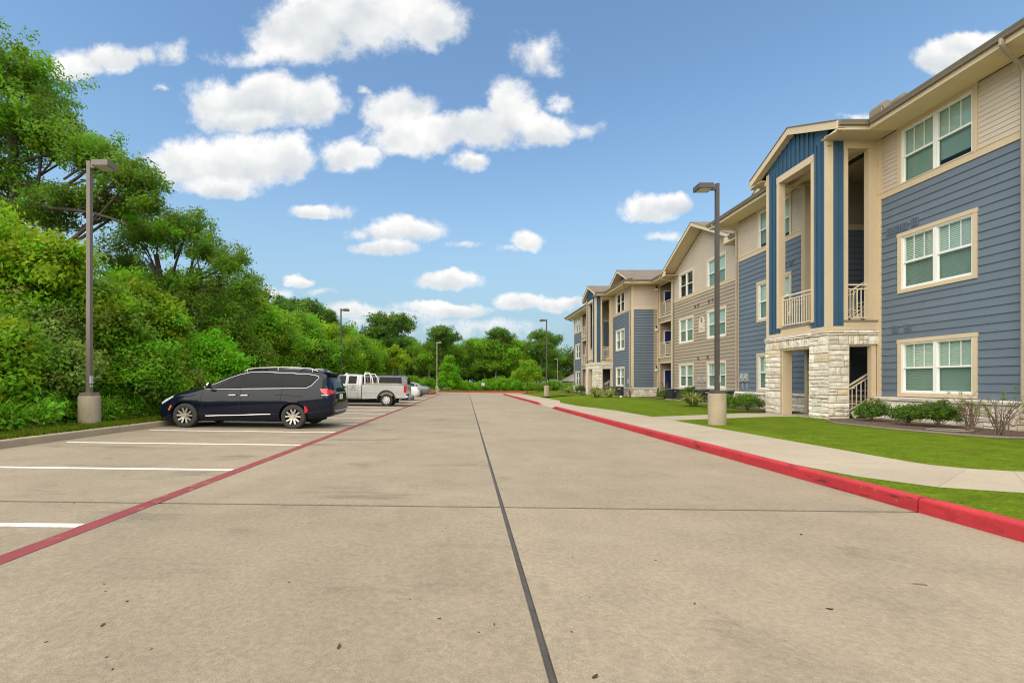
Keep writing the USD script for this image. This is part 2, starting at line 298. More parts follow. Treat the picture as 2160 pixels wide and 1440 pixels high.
def pane_mat(name, tint, base, rough=.02):
    MAT[name] = usdkit.material(stage, '/World/Looks/' + name, {
        'f': ('layer_weight', {'blend': .5}), 'p4': ('math', {'math_type': 'power', 'value2': 4.0}), 'a': ('math', {'math_type': 'multiply_add', 'value2': .75, 'value3': base, 'use_clamp': True}),
        't': ('transparent_bsdf', {'color': tint}), 'g': ('glossy_bsdf', {'color': (.9, .95, .93), 'roughness': rough}), 'm': ('mix_closure', {})},
        [('f.facing', 'p4.value1'), ('p4.value', 'a.value1'), ('a.value', 'm.fac'), ('t.BSDF', 'm.closure1'), ('g.BSDF', 'm.closure2')], surface='m.closure')
pane_mat('pane', (.76, .85, .80), .09); pane_mat('pane_screen', (.50, .60, .555), .03, .05)

def leaf_mat(name, c, spread=.35, hue=.018, trans=.45, rough=.5, clump=.24):
    """leaves: each one its own tone, each clump its own, with light passing through."""
    N = {'geo': ('geometry', {}), 'oi': ('object_info', {}), 'c': ('color', {'value': c}),
         'rv': ('map_range', {'to_min': 1 - spread, 'to_max': 1 + spread}), 'rh': ('map_range', {'to_min': .5 - hue, 'to_max': .5 + hue}),
         'h1': ('hsv', {}), 'n': ('noise_texture', {'scale': .55, 'detail': 2.0}),
         'nv': ('map_range', {'from_min': .3, 'from_max': .7, 'to_min': 1 - clump, 'to_max': 1 + clump, 'clamp': True}),
         'nh': ('map_range', {'to_min': .5 - hue * 1.2, 'to_max': .5 + hue * 1.2}), 'h2': ('hsv', {}), 'ov': ('map_range', {'to_min': .78, 'to_max': 1.32}), 'nm': ('math', {'math_type': 'multiply'}),
         'd': ('principled_bsdf', {'roughness': rough, 'specular_ior_level': .18}), 't': ('translucent_bsdf', {}), 'mx': ('mix_closure', {'fac': trans}),
         'tc': ('mix', {'mix_type': 'multiply', 'fac': 1.0, 'color2': (1.25, 1.35, .7)})}
    L = [('geo.random_per_island', 'rv.value'), ('geo.random_per_island', 'rh.value'), ('rv.result', 'h1.value'), ('rh.result', 'h1.hue'), ('c.color', 'h1.color'),
         ('geo.position', 'n.vector'), ('n.fac', 'nv.value'), ('oi.random', 'nh.value'), ('oi.random', 'ov.value'), ('nv.result', 'nm.value1'), ('ov.result', 'nm.value2'), ('nm.value', 'h2.value'), ('nh.result', 'h2.hue'), ('h1.color', 'h2.color'),
         ('h2.color', 'd.base_color'), ('h2.color', 'tc.color1'), ('tc.color', 't.color'), ('d.BSDF', 'mx.closure1'), ('t.BSDF', 'mx.closure2')]
    MAT[name] = usdkit.material(stage, '/World/Looks/' + name, N, L, surface='mx.closure')
leaf_mat('leaf_oak', (.165, .34, .034)); leaf_mat('leaf_mid', (.19, .47, .026)); leaf_mat('leaf_bright', (.160, .50, .018), .3, .02)
leaf_mat('leaf_yellow', (.31, .51, .024)); leaf_mat('leaf_pine', (.12, .29, .045), .3, .02, .25); leaf_mat('leaf_pale', (.33, .47, .12), .35, .018)
leaf_mat('leaf_shrub', (.12, .27, .045), .4, .03, .25, .3); leaf_mat('leaf_flax', (.40, .48, .15), .35, .02, .35); leaf_mat('blade', (.26, .43, .014), .7, .02, .4)
leaf_mat('leaf_olive', (.22, .38, .055), .35, .018); leaf_mat('leaf_dark', (.10, .235, .030), .4, .03, .3)
# ------------------------------------------------------------------ ground, road, kerbs, walks
rng = np.random.default_rng(7)
def zr(x, y): return -.08 - .012 * np.clip(x, -9, 5.2) - .005 * np.clip(y, 0, 64)
XL, XC, XR = -8.83, .39, 4.9       # left kerb face, centre joint, right kerb face
YEND = 62.0

g = MB(); g.box(-500, 500, -120, 900, -1.6, -.95); obj('ground', g, MAT['field'], kind='structure')
def sheet(name, pts, zf, m, thick=.06, step=None, parent=None, **kw):
    """a slab with the plan outline pts whose top follows zf(x,y)."""
    P = Polygon(pts)
    if step:
        x0, y0, x1, y1 = P.bounds; cells = []
        for a in np.arange(x0, x1, step):
            for b in np.arange(y0, y1, step):
                c = P.intersection(sbox(a, b, min(a + step, x1), min(b + step, y1)))
                cells += [q for q in getattr(c, 'geoms', [c]) if q.geom_type == 'Polygon' and q.area > 1e-6]
    else: cells = [P]
    b = MB()
    if step:
        for q in cells:
            v, f = trimesh.creation.triangulate_polygon(q, engine='earcut'); v = np.asarray(v)
            b.add(np.c_[v, zf(v[:, 0], v[:, 1])], f)
        e = np.asarray(P.segmentize(step).exterior.coords)
        t = np.c_[e, zf(e[:, 0], e[:, 1])]; lo = t.copy(); lo[:, 2] -= thick; n = len(e)
        i = np.arange(n - 1); b.add(np.vstack([t, lo]), np.stack([i, i + n, i + n + 1, i + 1], 1))
    else:
        m_ = trimesh.creation.extrude_polygon(P, thick, engine='earcut'); v = np.array(m_.vertices); top = v[:, 2] > thick / 2
        v[:, 2] = zf(v[:, 0], v[:, 1]) - np.where(top, 0, thick); b.add(v, m_.faces)
    return obj(name, b, m, parent, **kw)

road = thing('road', None, None, kind='structure')
rows = [-6.1, 0.0, 4.95, 11.05, 17.15, 23.25, 29.35, 35.45, 41.55, 47.65, 53.75, YEND]
for a, b in zip(rows[:-1], rows[1:]):
    g0 = .024 if abs(a - 4.95) < .01 else .008; g1 = .024 if abs(b - 4.95) < .01 else .008
    sheet('concrete_slab', [(XL, a + g0), (XC - .021, a + g0), (XC - .021, b - g1), (XL, b - g1)], zr, MAT['concrete_stall'], .1, None, road)
    sheet('concrete_slab', [(XC + .021, a + g0), (XR, a + g0), (XR, b - g1), (XC + .021, b - g1)], zr, MAT['concrete'], .1, None, road)
for a in rows[1:-1]:
    w = .030 if abs(a - 4.95) < .01 else .012
    for x0, x1 in ((XL, XC - .024), (XC + .024, XR - (.42 if a == 4.95 else 0))):
        sheet('cross_joint', [(x0, a - w), (x1, a - w), (x1, a + w), (x0, a + w)], lambda x, y: zr(x, y) - .007, MAT['sealant'], .05, None, road)
# the centre joint: a groove filled with black sealant whose edges wander
yy = np.r_[np.arange(-7, 14, .12), np.arange(14, YEND, .5)]
wa = .004 * (meshkit.noise(np.c_[yy * 3, yy * 0, yy * 0], 1) - .5); wb = .004 * (meshkit.noise(np.c_[yy * 3, yy * 0 + 5, yy * 0], 2) - .5)
l = np.c_[XC - .0215 + np.minimum(wa, 0), yy]; r = np.c_[XC + .0215 + np.maximum(wb, 0), yy]
b = MB(); t = np.vstack([np.c_[l, zr(l[:, 0], l[:, 1]) - .008], np.c_[r, zr(r[:, 0], r[:, 1]) - .008]]); n = len(yy); i = np.arange(n - 1)
b.add(t, np.stack([i, i + n, i + n + 1, i + 1], 1)); obj('centre_joint', b, MAT['sealant'], road)
lip = MB(); 
for e, s in ((l, 1), (r, -1)):
    q = np.vstack([np.c_[e, zr(e[:, 0], e[:, 1]) - .007], np.c_[e[:, 0] + s * .006, e[:, 1], zr(e[:, 0], e[:, 1]) - .001]]); lip.add(q, np.stack([i, i + n, i + n + 1, i + 1], 1))
obj('joint_lip', lip, MAT['sealant_grey'], road)
up = lambda x, y: zr(x, y) + .004
for a, b in zip([-7, 0] + rows[2:], [0] + rows[2:-1] + [58.5]): sheet('fire_lane_line', [(-3.505, a + .004), (-3.335, a + .004), (-3.335, b - .004), (-3.505, b - .004)], up, MAT['line_red'], .003, None, road)
for y in [1.55, 4.15, 6.85, 9.66, 12.2, 14.75, 17.3, 19.85, 22.5, 25.1, 27.7, 30.3, 32.9, 35.5, 38.1, 40.7, 43.3, 45.9, 48.5, 51.1]:
    sheet('stall_line', [(XL + .35, y - .045), (-3.52, y - .05), (-3.52, y + .05), (XL + .35, y + .045)], up, MAT['line_white'], .003, None, road)
sheet('pale_patch', [(.39 - .5, 35.6), (.39 + .55, 35.7), (.39 + .5, 36.3), (.39 - .45, 36.25)], up, MAT['walk'], .003, None, road)
# cross road at the far end
zx = lambda x, y: zr(np.clip(x, -9, 5.2), y * 0 + 64) + .0 * x
for x0, x1 in ((XL, -3.5), (-3.49, XC), (XC + .01, 5.6), (5.61, 12), (12.01, 20), (20.01, 30)):
    sheet('concrete_slab', [(x0, YEND + .01), (x1, YEND + .01), (x1, 72), (x0, 72)], zx, MAT['concrete'], .1, None, road)

# kerbs: rounded section, one piece between two joints
def kerb_prof(h, w=.155, side=1):
    r = .035; t = np.linspace(0, np.pi / 2, 5)
    p = [(0, -.1), (.012, h - r)] + [(.012 + r - r * np.cos(a), h - r + r * np.sin(a)) for a in t] + [(w - .02, h), (w, h - .02), (w, -.1)]
    return np.array([(side * x, z) for x, z in p])
def kerb(parent, x, y0, y1, m, side, h0=.16, h1=.16, n=2):
    b = MB(); ys = np.linspace(y0, y1, n); k = kerb_prof(.16, side=side)
    V = []
    for y, h in zip(ys, np.linspace(h0, h1, n)):
        q = kerb_prof(h, side=side); V.append(np.c_[x + q[:, 0], np.full(len(q), y), zr(x, y) + q[:, 1]])
    kk = len(k); V = np.vstack(V); i = np.arange(n - 1)[:, None] * kk; j = np.arange(kk)[None]; q = (j + 1) % kk
    b.add(V, np.stack([i + j, i + q, i + kk + q, i + kk + j], -1).reshape(-1, 4))
    for o in (0, (n - 1) * kk): b.add(V[o:o + kk], [(0, a, a + 1) for a in range(1, kk - 1)])
    return obj('kerb_stone', b.fixed(), m, parent, smooth=35)
kr = thing('red_kerb', 'red painted concrete kerb along the building side of the fire lane', 'kerb')
ye = [-7.25, -1.15, 4.95, 11.05, 17.15, 23.25, 25.3]
for a, b in zip(ye[:-1], ye[1:]): kerb(kr, XR, a + .008, b - .008, MAT['kerb_red'], 1)
kerb(kr, XR, 25.308, 26.3, MAT['kerb_red'], 1, .16, .02); kerb(kr, XR, 30.4, 31.6, MAT['kerb_red'], 1, .02, .16)
for a, b in ((31.6, 35.45), (35.45, 41.55), (41.55, 47.65), (47.65, 53.75), (53.75, 60.5)): kerb(kr, XR, a + .008, b - .008, MAT['kerb_red'], 1)
kl = thing('grey_kerb', 'plain grey concrete kerb at the head of the parking stalls', 'kerb')
ye = [-7.25, -1.15, 2.0, 5.0, 8.0, 11.05, 14.1, 17.15, 20.2, 23.25, 26.3, 29.35, 35.45, 41.55, 47.65, 53.75]
for a, b in zip(ye[:-1], ye[1:]): kerb(kl, XL, a + .006, b - .006, MAT['kerb_plain'], -1)
# far kerb, along the cross road, red
kf = thing('red_kerb', 'red painted kerb across the far end of the lane before the woods', 'kerb')
def kerb_x(parent, x0, x1, y, m):
    q = kerb_prof(.16); z = float(zr(0, 64)); b = MB()
    V = np.vstack([np.c_[np.full(len(q), x), y + q[:, 0], z + q[:, 1]] for x in (x0, x1)]); k = len(q); j = np.arange(k); jj = (j + 1) % k
    b.add(V, np.stack([j, jj, k + jj, k + j], 1)); obj('kerb_stone', b.fixed(), m, parent, smooth=35)
for x in np.arange(-4.6, 24, 6.1): kerb_x(kf, x + .008, x + 6.092, 72, MAT['kerb_red'])
# left end of the parking: the kerb turns toward the lane round the lamp island
ki = thing('red_kerb', 'red painted kerb round the grass island beside the far parking stall', 'kerb')
arc = [(-8.83, 53.75), (-7.6, 54.2), (-5.4, 55.2), (-4.3, 57.0), (-4.0, 60.0), (-4.2, 64.0), (-4.6, 72.0)]
for (xa, ya), (xb, yb) in zip(arc[:-1], arc[1:]):
    d = np.array([xb - xa, yb - ya]); d /= np.linalg.norm(d); nrm = np.array([-d[1], d[0]]); q = kerb_prof(.16)
    V = np.vstack([np.c_[px + nrm[0] * q[:, 0], py + nrm[1] * q[:, 0], zr(px, py) + q[:, 1]] for px, py in ((xa, ya), (xb, yb))]); k = len(q); j = np.arange(k); jj = (j + 1) % k
    b = MB(); b.add(V, np.stack([j, jj, k + jj, k + j], 1)); obj('kerb_stone', b.fixed(), MAT['kerb_red'], ki, smooth=35)

# sidewalk slabs
def zl0(x, y):
    z0 = zr(XR, y) + .155 + .02 * np.clip(x - XR, 0, 2)
    return z0 + (.10 - z0) * np.clip((x - 6.95) / 3.2, 0, 1)
def zs(x, y):
    dip = np.clip(np.minimum((y - 25.0) / 1.3, (31.8 - y) / 1.3), 0, 1) * np.clip((6.15 - x) / 1.0, 0, 1)
    return zl0(x, y) - .13 * dip
walk = thing('sidewalk', None, None, kind='structure')
XW0, XW1 = XR + .155, 6.85
def wr(y): return float(np.interp(y, [20.95, 25.6, 30.25, 33.35], [6.85, 6.2, 6.2, 6.85]))
ys = np.arange(7.0, 60, 1.55)
for a, b in zip(ys[:-1], ys[1:]):
    sheet('paving_slab', [(XW0, a + .005), (wr(a + .005), a + .005), (wr(b - .005), b - .005), (XW0, b - .005)], zs, MAT['walk'], .09, .5 if 24 < b < 33 else None, walk)
sheet('ramp_lip', [(XR + .004, 26.31), (XW0 - .004, 26.31), (XW0 - .004, 30.39), (XR + .004, 30.39)], lambda x, y: zr(XR, y) + .022 + 0 * x, MAT['walk'], .12, None, walk)
Lp = [(XW0, 6.995), (5.22, 6.1), (5.62, 5.42), (6.3, 5.05), (7.6, 4.75), (9.2, 4.5), (10.9, 4.2), (12.6, 3.8)]
Rp = [(XW1, 6.995), (6.9, 6.75), (7.1, 6.45), (7.45, 6.2), (8.3, 6.0), (9.6, 5.85), (11.1, 5.7), (12.6, 5.4)]
for k in range(len(Lp) - 1):
    a, b, c, d = (np.array(q) for q in (Lp[k], Rp[k], Rp[k + 1], Lp[k + 1])); u = (d - a) * .006; w = (c - b) * .006
    if k in (1, 3): a, d = a, d
    sheet('paving_slab', [tuple(a), tuple(b), tuple(c - w), tuple(d - u)], zs, MAT['walk'], .09, None, walk)
def zpath(x, y): return zl0(x, y) + .004
xs = np.linspace(XW1 + .01, 11.1, 4)
for a, b in zip(xs[:-1], xs[1:]): sheet('paving_slab', [(a + .005, 15.15), (b - .005, 15.15), (b - .005, 16.75), (a + .005, 16.75)], zpath, MAT['walk'], .09, .6, walk)
sheet('paving_slab', [(11.105, 14.9), (12.9, 14.9), (12.9, 16.6), (11.105, 16.6)], lambda x, y: .105 + 0 * x, MAT['walk'], .09, None, walk)
# lawn
def zlawn(x, y):
    return zl0(x, y) + .008 + .02 * (meshkit.noise(np.c_[np.ravel(x) * .6, np.ravel(y) * .6, np.ravel(x) * 0], 3).reshape(np.shape(x)) - .4) * np.clip((x - 7.6) * .7, 0, 1)
def zl2(x, y): return zlawn(x, y) - .012
bed = [(12.95, -4), (12.2, -4), (11.8, 3), (11.35, 9.0), (10.75, 9.6), (10.35, 11.2), (10.35, 12.6), (10.9, 13.7), (11.3, 14.05), (12.95, 14.05)]
lawn_poly = Polygon([(XW0, -8), (13, -8), (13, 60), (XW0, 60)])
cut = shapely.union_all([Polygon(Lp + Rp[::-1]), Polygon([(XW0 - .1, 6.99), (XW1, 6.99), (XW1, 20.95), (6.2, 25.6), (6.2, 30.25), (XW1, 33.35), (XW1, 60), (XW0 - .1, 60)]), sbox(XW1, 15.15, 11.3, 16.75), sbox(XW1, 40.5, 11.3, 42.2), Polygon(bed)])
lawn_poly = lawn_poly.difference(cut)
lw = MB(); 
def lay(mb, P, zf, step):
    for p in getattr(P, 'geoms', [P]):
        x0, y0, x1, y1 = p.bounds
        for a in np.arange(x0, x1, step):
            for b_ in np.arange(y0, y1, step):
                c = p.intersection(sbox(a, b_, a + step, b_ + step))
                for q in getattr(c, 'geoms', [c]):
                    if q.geom_type == 'Polygon' and q.area > 1e-5:
                        v, f = trimesh.creation.triangulate_polygon(q, engine='earcut'); v = np.asarray(v); mb.add(np.c_[v, zf(v[:, 0], v[:, 1])], f)
lay(lw, lawn_poly, zl2, 1.0); lay(lw, sbox(13.001, 21.7, 15.2, 35.3), zl2, 2.0)
lay(lw, sbox(13.001, 55, 40, 60.5), lambda x, y: zlawn(np.minimum(x, 12), y) - .012, 3.0)
obj('lawn', lw, MAT['grass_base'], kind='structure')
mu = MB(); lay(mu, Polygon(bed), lambda x, y: zlawn(x, y) - .005 + .035 * meshkit.fbm(np.c_[x * 6, y * 6, 0 * x], 3, 5), .3)
for yb0, yb1, xb in ((17.4, 21.6, 11.75), (23.0, 35.2, 13.2), (35.5, 39.9, 11.9), (43.0, 54.0, 11.9)):
    lay(mu, sbox(xb, yb0, 12.95 if xb < 13 else 15.1, yb1), lambda x, y: zlawn(x, y) + .004 + .02 * meshkit.fbm(np.c_[x * 6, y * 6, 0 * x], 3, 5), .6)
obj('mulch_bed', mu, MAT['mulch'], kind='structure')
# left verge and woodland floor, far verge
def zleft(x, y): return zr(-9, y) + .145 + .0 * x + .05 * np.clip(-x - 11, 0, 30)
vf = MB(); lay(vf, Polygon([(-8.99, -8), (-8.99, 53.7), (-7.7, 54.4), (-5.5, 55.4), (-4.45, 57.1), (-4.16, 60), (-4.36, 64), (-4.76, 72.1), (-4.76, 80), (-14, 80), (-14, -8)]), zleft, 2.0)
obj('grass_verge', vf, MAT['grass_dry'], kind='structure')
wf = MB(); lay(wf, sbox(-60, -10, -11.2, 130), lambda x, y: zleft(x, y) + .02, 5.0); obj('woodland_floor', wf, MAT['earth'], kind='structure')
fv = MB(); lay(fv, sbox(-4.74, 72.17, 60, 140), lambda x, y: zr(0, 64) + .15 + 0 * x, 6.0); obj('grass_verge', fv, MAT['grass_dry'], kind='structure')

# ------------------------------------------------------------------ lamp posts
def lamp_post(label, x, y, z, side, steel, H=7.0, light=True):
    """side: +1 the head reaches toward +x."""
    t = thing('lamp_post', label, 'street lamp', (x, y, z), group='square-headed lamp posts of the parking lot')
    b = lathe([(0, -.15), (.240, -.15), (.245, .80), (.225, .83), (0, .83)], 40); obj('pedestal', b, MAT['pedestal'], t, smooth=35)
    k = trimesh.creation.box([.32, .32, .10]); k.vertices[k.vertices[:, 2] > 0, :2] *= .88; k.apply_translation([0, 0, .88]); obj('base_cover', k, steel, t)
    m = MB(); n0, n1 = .054, .048
    v = [(i * w, j * w, q) for q, w in ((.93, n0), (H, n1)) for j in (-1, 1) for i in (-1, 1)]; m.add(v, BOXF); obj('pole', m, steel, t)
    m = MB(); m.box(-n1 - .004, n1 + .004, -n1 - .004, n1 + .004, H, H + .015); obj('pole_cap', m, steel, t)
    m = MB(); m.box(*sorted((side * n1, side * .20)), -.04, .04, H - .17, H - .06); obj('arm', m, steel, t)
    # head: shallow box with a tapered top and a lens let into its underside
    m = MB(); x0, x1 = side * .19, side * .62; a, c = min(x0, x1), max(x0, x1)
    v = [(a, -.19, H - .17), (c, -.19, H - .17), (a, .19, H - .17), (c, .19, H - .17), (a, -.19, H - .03), (c, -.19, H - .03), (a, .19, H - .03), (c, .19, H - .03)]
    m.add(v, BOXF)
    v = [(a, -.19, H - .03), (c, -.19, H - .03), (a, .19, H - .03), (c, .19, H - .03), (a + .03, -.16, H - .012), (c - .03, -.16, H - .012), (a + .03, .16, H - .012), (c - .03, .16, H - .012)]; m.add(v, BOXF)
    hd = obj('lamp_head', m, steel, t)
    m = MB(); m.box(a + .05, c - .04, -.155, .155, H - .182, H - .169); obj('lens', m, MAT['lens'], hd)
    m = MB(); m.box(.045, .085, -.06, .02, 1.16, 1.36); m.box(.045, .075, -.045, .005, 1.07, 1.13); obj('hand_hole_cover', m, MAT['metal_grey'], t)
    return t
lamp_post('grey lamp post with pale cylindrical base behind the kerb at far left', -9.94, 12.0, .05, 1, MAT['lamp_steel'])
lamp_post('brown lamp post standing on the lawn before the grey brown gabled wall', 7.4, 13.44, .08, -1, MAT['lamp_dark'])
lamp_post('dark thin lamp post rising behind the minivan roof against the woods', -9.9, 35.9, .02, 1, MAT['lamp_dark'])
lamp_post('dark lamp post on the lawn left of the far end of the apartments', 7.46, 42.4, .08, -1, MAT['lamp_dark'])
lamp_post('pale green grey lamp post on the grass island beyond the last parked car', -4.1, 63.0, -.22, 1, MAT['lamp_pale'])
lamp_post('small distant lamp post half hidden by trees near the far house', 16.8, 84.0, -.3, -1, MAT['lamp_pale'], 5.9)

# small sign on a stake at the wood's edge
t = thing('stake_sign', 'small square pale sign on a thin stake before the far bushes', 'sign', (2.65, 73.2, -.3))
m = MB(); m.box(-.02, .02, -.02, .02, 0, 1.05); obj('stake', m, MAT['lamp_dark'], t)
m = MB(); m.box(-.26, .26, -.035, -.022, .95, 1.45); obj('sign_board', m, MAT['sign_pale'], t)
m = MB(); m.box(-.30, .30, -.021, .0, .91, 1.49); obj('sign_back', m, MAT['lamp_dark'], t)
# ------------------------------------------------------------------ the apartment building
rb = random.Random(11)
X1, XB = 12.85, 14.9                    # wall planes: blue wings, recessed brown block
ZG, ZCAP, ZB0, ZB1, ZSOF = .1, .80, 6.88, 7.09, 8.76
XE = 11.98                              # eave line of the wings
bld = thing('apartment_building', 'three-storey blue, brown and tan lap-sided apartment block with stone bases', 'building')
STONES = [MAT[f'stone_{i}'] for i in (0, 0, 1, 2, 2, 3, 4, 5, 5)]

def pieces(u0, u1, z0, z1, opens):
    """a horizontal strip minus the openings: rectangles (u0,u1,z0,z1)."""
    cuts = sorted({u0, u1} | {min(max(c, u0), u1) for o in opens for c in o[:2]})
    out = []
    for a, b in zip(cuts[:-1], cuts[1:]):
        if b - a < 1e-4: continue
        m = (a + b) / 2; seg = [(z0, z1)]
        for o in opens:
            if o[0] < m < o[1]:
                nxt = []
                for p, q in seg:
                    if o[2] > p + 1e-4: nxt.append((p, min(q, o[2])))
                    if o[3] < q - 1e-4: nxt.append((max(p, o[3]), q))
                seg = [(p, q) for p, q in nxt if q - p > .004]
        for p, q in seg:
            if out and abs(out[-1][1] - a) < 1e-6 and abs(out[-1][2] - p) < 1e-6 and abs(out[-1][3] - q) < 1e-6: out[-1] = (out[-1][0], b, p, q)
            else: out.append((a, b, p, q))
    return out
def lap(mb, mp, u0, u1, z0, z1, zt, lapd=.021):
    """one lap board; zt: top of the full course, so that a notched piece keeps the slope."""
    def d(z): return .004 + lapd * np.clip((zt - z) / .21, .0, 1.3)
    v = []
    for u in (u0, u1): v += [mp(u, z0, d(z0)), mp(u, z1 + .001, d(z1)), mp(u, z1 + .001, .0), mp(u, z0, .0)]
    mb.add(v, [(0, 1, 5, 4), (1, 2, 6, 5), (2, 3, 7, 6), (3, 0, 4, 7), (0, 3, 2, 1), (4, 5, 6, 7)])
def siding(parent, mp, u0, u1, z0, z1, n, m, opens=(), single=False, limit=None, joints=True, lapd=.021):
    e = (z1 - z0) / n; joined = MB()
    for k in range(n):
        a, b = z0 + k * e, z0 + (k + 1) * e; p, q = u0, u1
        if limit:
            p, q = limit((a + b) / 2)
            if q - p < .05: continue
        for (s, t, c, d) in pieces(p, q, a, b, opens):
            cuts = [s, t]
            if joints and t - s > 3.2: cuts.insert(1, s + rb.uniform(1.1, t - s - 1.1))
            for ss, tt in zip(cuts[:-1], cuts[1:]):
                mb = MB() if single else joined
                lap(mb, mp, ss + (.0015 if ss > s else 0), tt - (.0015 if tt < t else 0), c, d, b, lapd)
                if single: obj('siding_board', mb, m, parent)
    if not single and joined.n: tag(obj('siding', joined, m, parent), kind='stuff')

def stone_face(mb, mp, u0, u1, z0, z1, r, d=.05, g=.009):
    us = np.array([u0 + g, (u0 + u1) / 2 + r.uniform(-.2, .2) * (u1 - u0) * .5, u1 - g]); zs_ = np.array([z0 + g, (z0 + z1) / 2 + r.uniform(-.15, .15) * (z1 - z0), z1 - g])
    D = np.array([[d + r.uniform(-.012, .008) for _ in range(3)] for _ in range(3)]); D[1, 1] += r.uniform(.0, .022); D[0, :] -= .006; D[2, :] -= .006; D[:, 0] -= .006; D[:, 2] -= .006
    v = [mp(us[i], zs_[j], D[j, i]) for j in range(3) for i in range(3)] + [mp(u0 + g, z0 + g, 0), mp(u1 - g, z0 + g, 0), mp(u1 - g, z1 - g, 0), mp(u0 + g, z1 - g, 0)]
    f = []
    for j in range(2):
        for i in range(2):
            a = j * 3 + i
            f += [(a, a + 1, a + 4), (a, a + 4, a + 3)] if (i + j) % 2 else [(a, a + 1, a + 3), (a + 1, a + 4, a + 3)]
    for ring, (p, q) in (((0, 1, 2), (9, 10)), ((2, 5, 8), (10, 11)), ((8, 7, 6), (11, 12)), ((6, 3, 0), (12, 9))):
        f += [(ring[0], p, ring[1]), (ring[1], p, q), (ring[1], q, ring[2])]
    mb.add(v, np.array(f))
def ashlar(parent, mp, u0, u1, z0, z1, r, single, rows=None, lens=(.26, .66), d=.05, opens=()):
    """random coursed rock-faced stones."""
    z = z0; joined = MB(); k = 0
    while z < z1 - .02:
        h = r.choice([.12, .16, .20, .24, .24, .28]) if rows is None else rows[k % len(rows)]
        if z1 - z - h < .07: h = z1 - z
        u = u0
        while u < u1 - .01:
            w = r.uniform(*lens)
            if h > .18 and r.random() < .25: w *= .45
            if u1 - u - w < .12: w = u1 - u
            parts = [(z, z + h)] if (h < .18 or r.random() < .72 or w > .4) else [(z, z + h * .5), (z + h * .5, z + h)]
            for a, b in parts:
                for (s, t, c, e) in pieces(u, u + w, a, b, opens):
                    if t - s < .03 or e - c < .03: continue
                    mb = MB() if single else joined
                    stone_face(mb, mp, s, t, c, e, r, d)
                    if single: obj('stone', mb, r.choice(STONES), parent)
            u += w
        z += h; k += 1
    if not single and joined.n: tag(obj('stone_facing', joined, STONES[0], parent), kind='stuff')

def sheath(mp, u0, u1, z0, z1, opens, m, name='wall', d=-.14):
    P = sbox(u0, z0, u1, z1)
    for o in opens: P = P.difference(sbox(o[0], o[2], o[1], o[3]))
    b = MB()
    for p in getattr(P, 'geoms', [P]): b.poly(mp, p, d, -.002)
    return obj(name, b, m, bld)

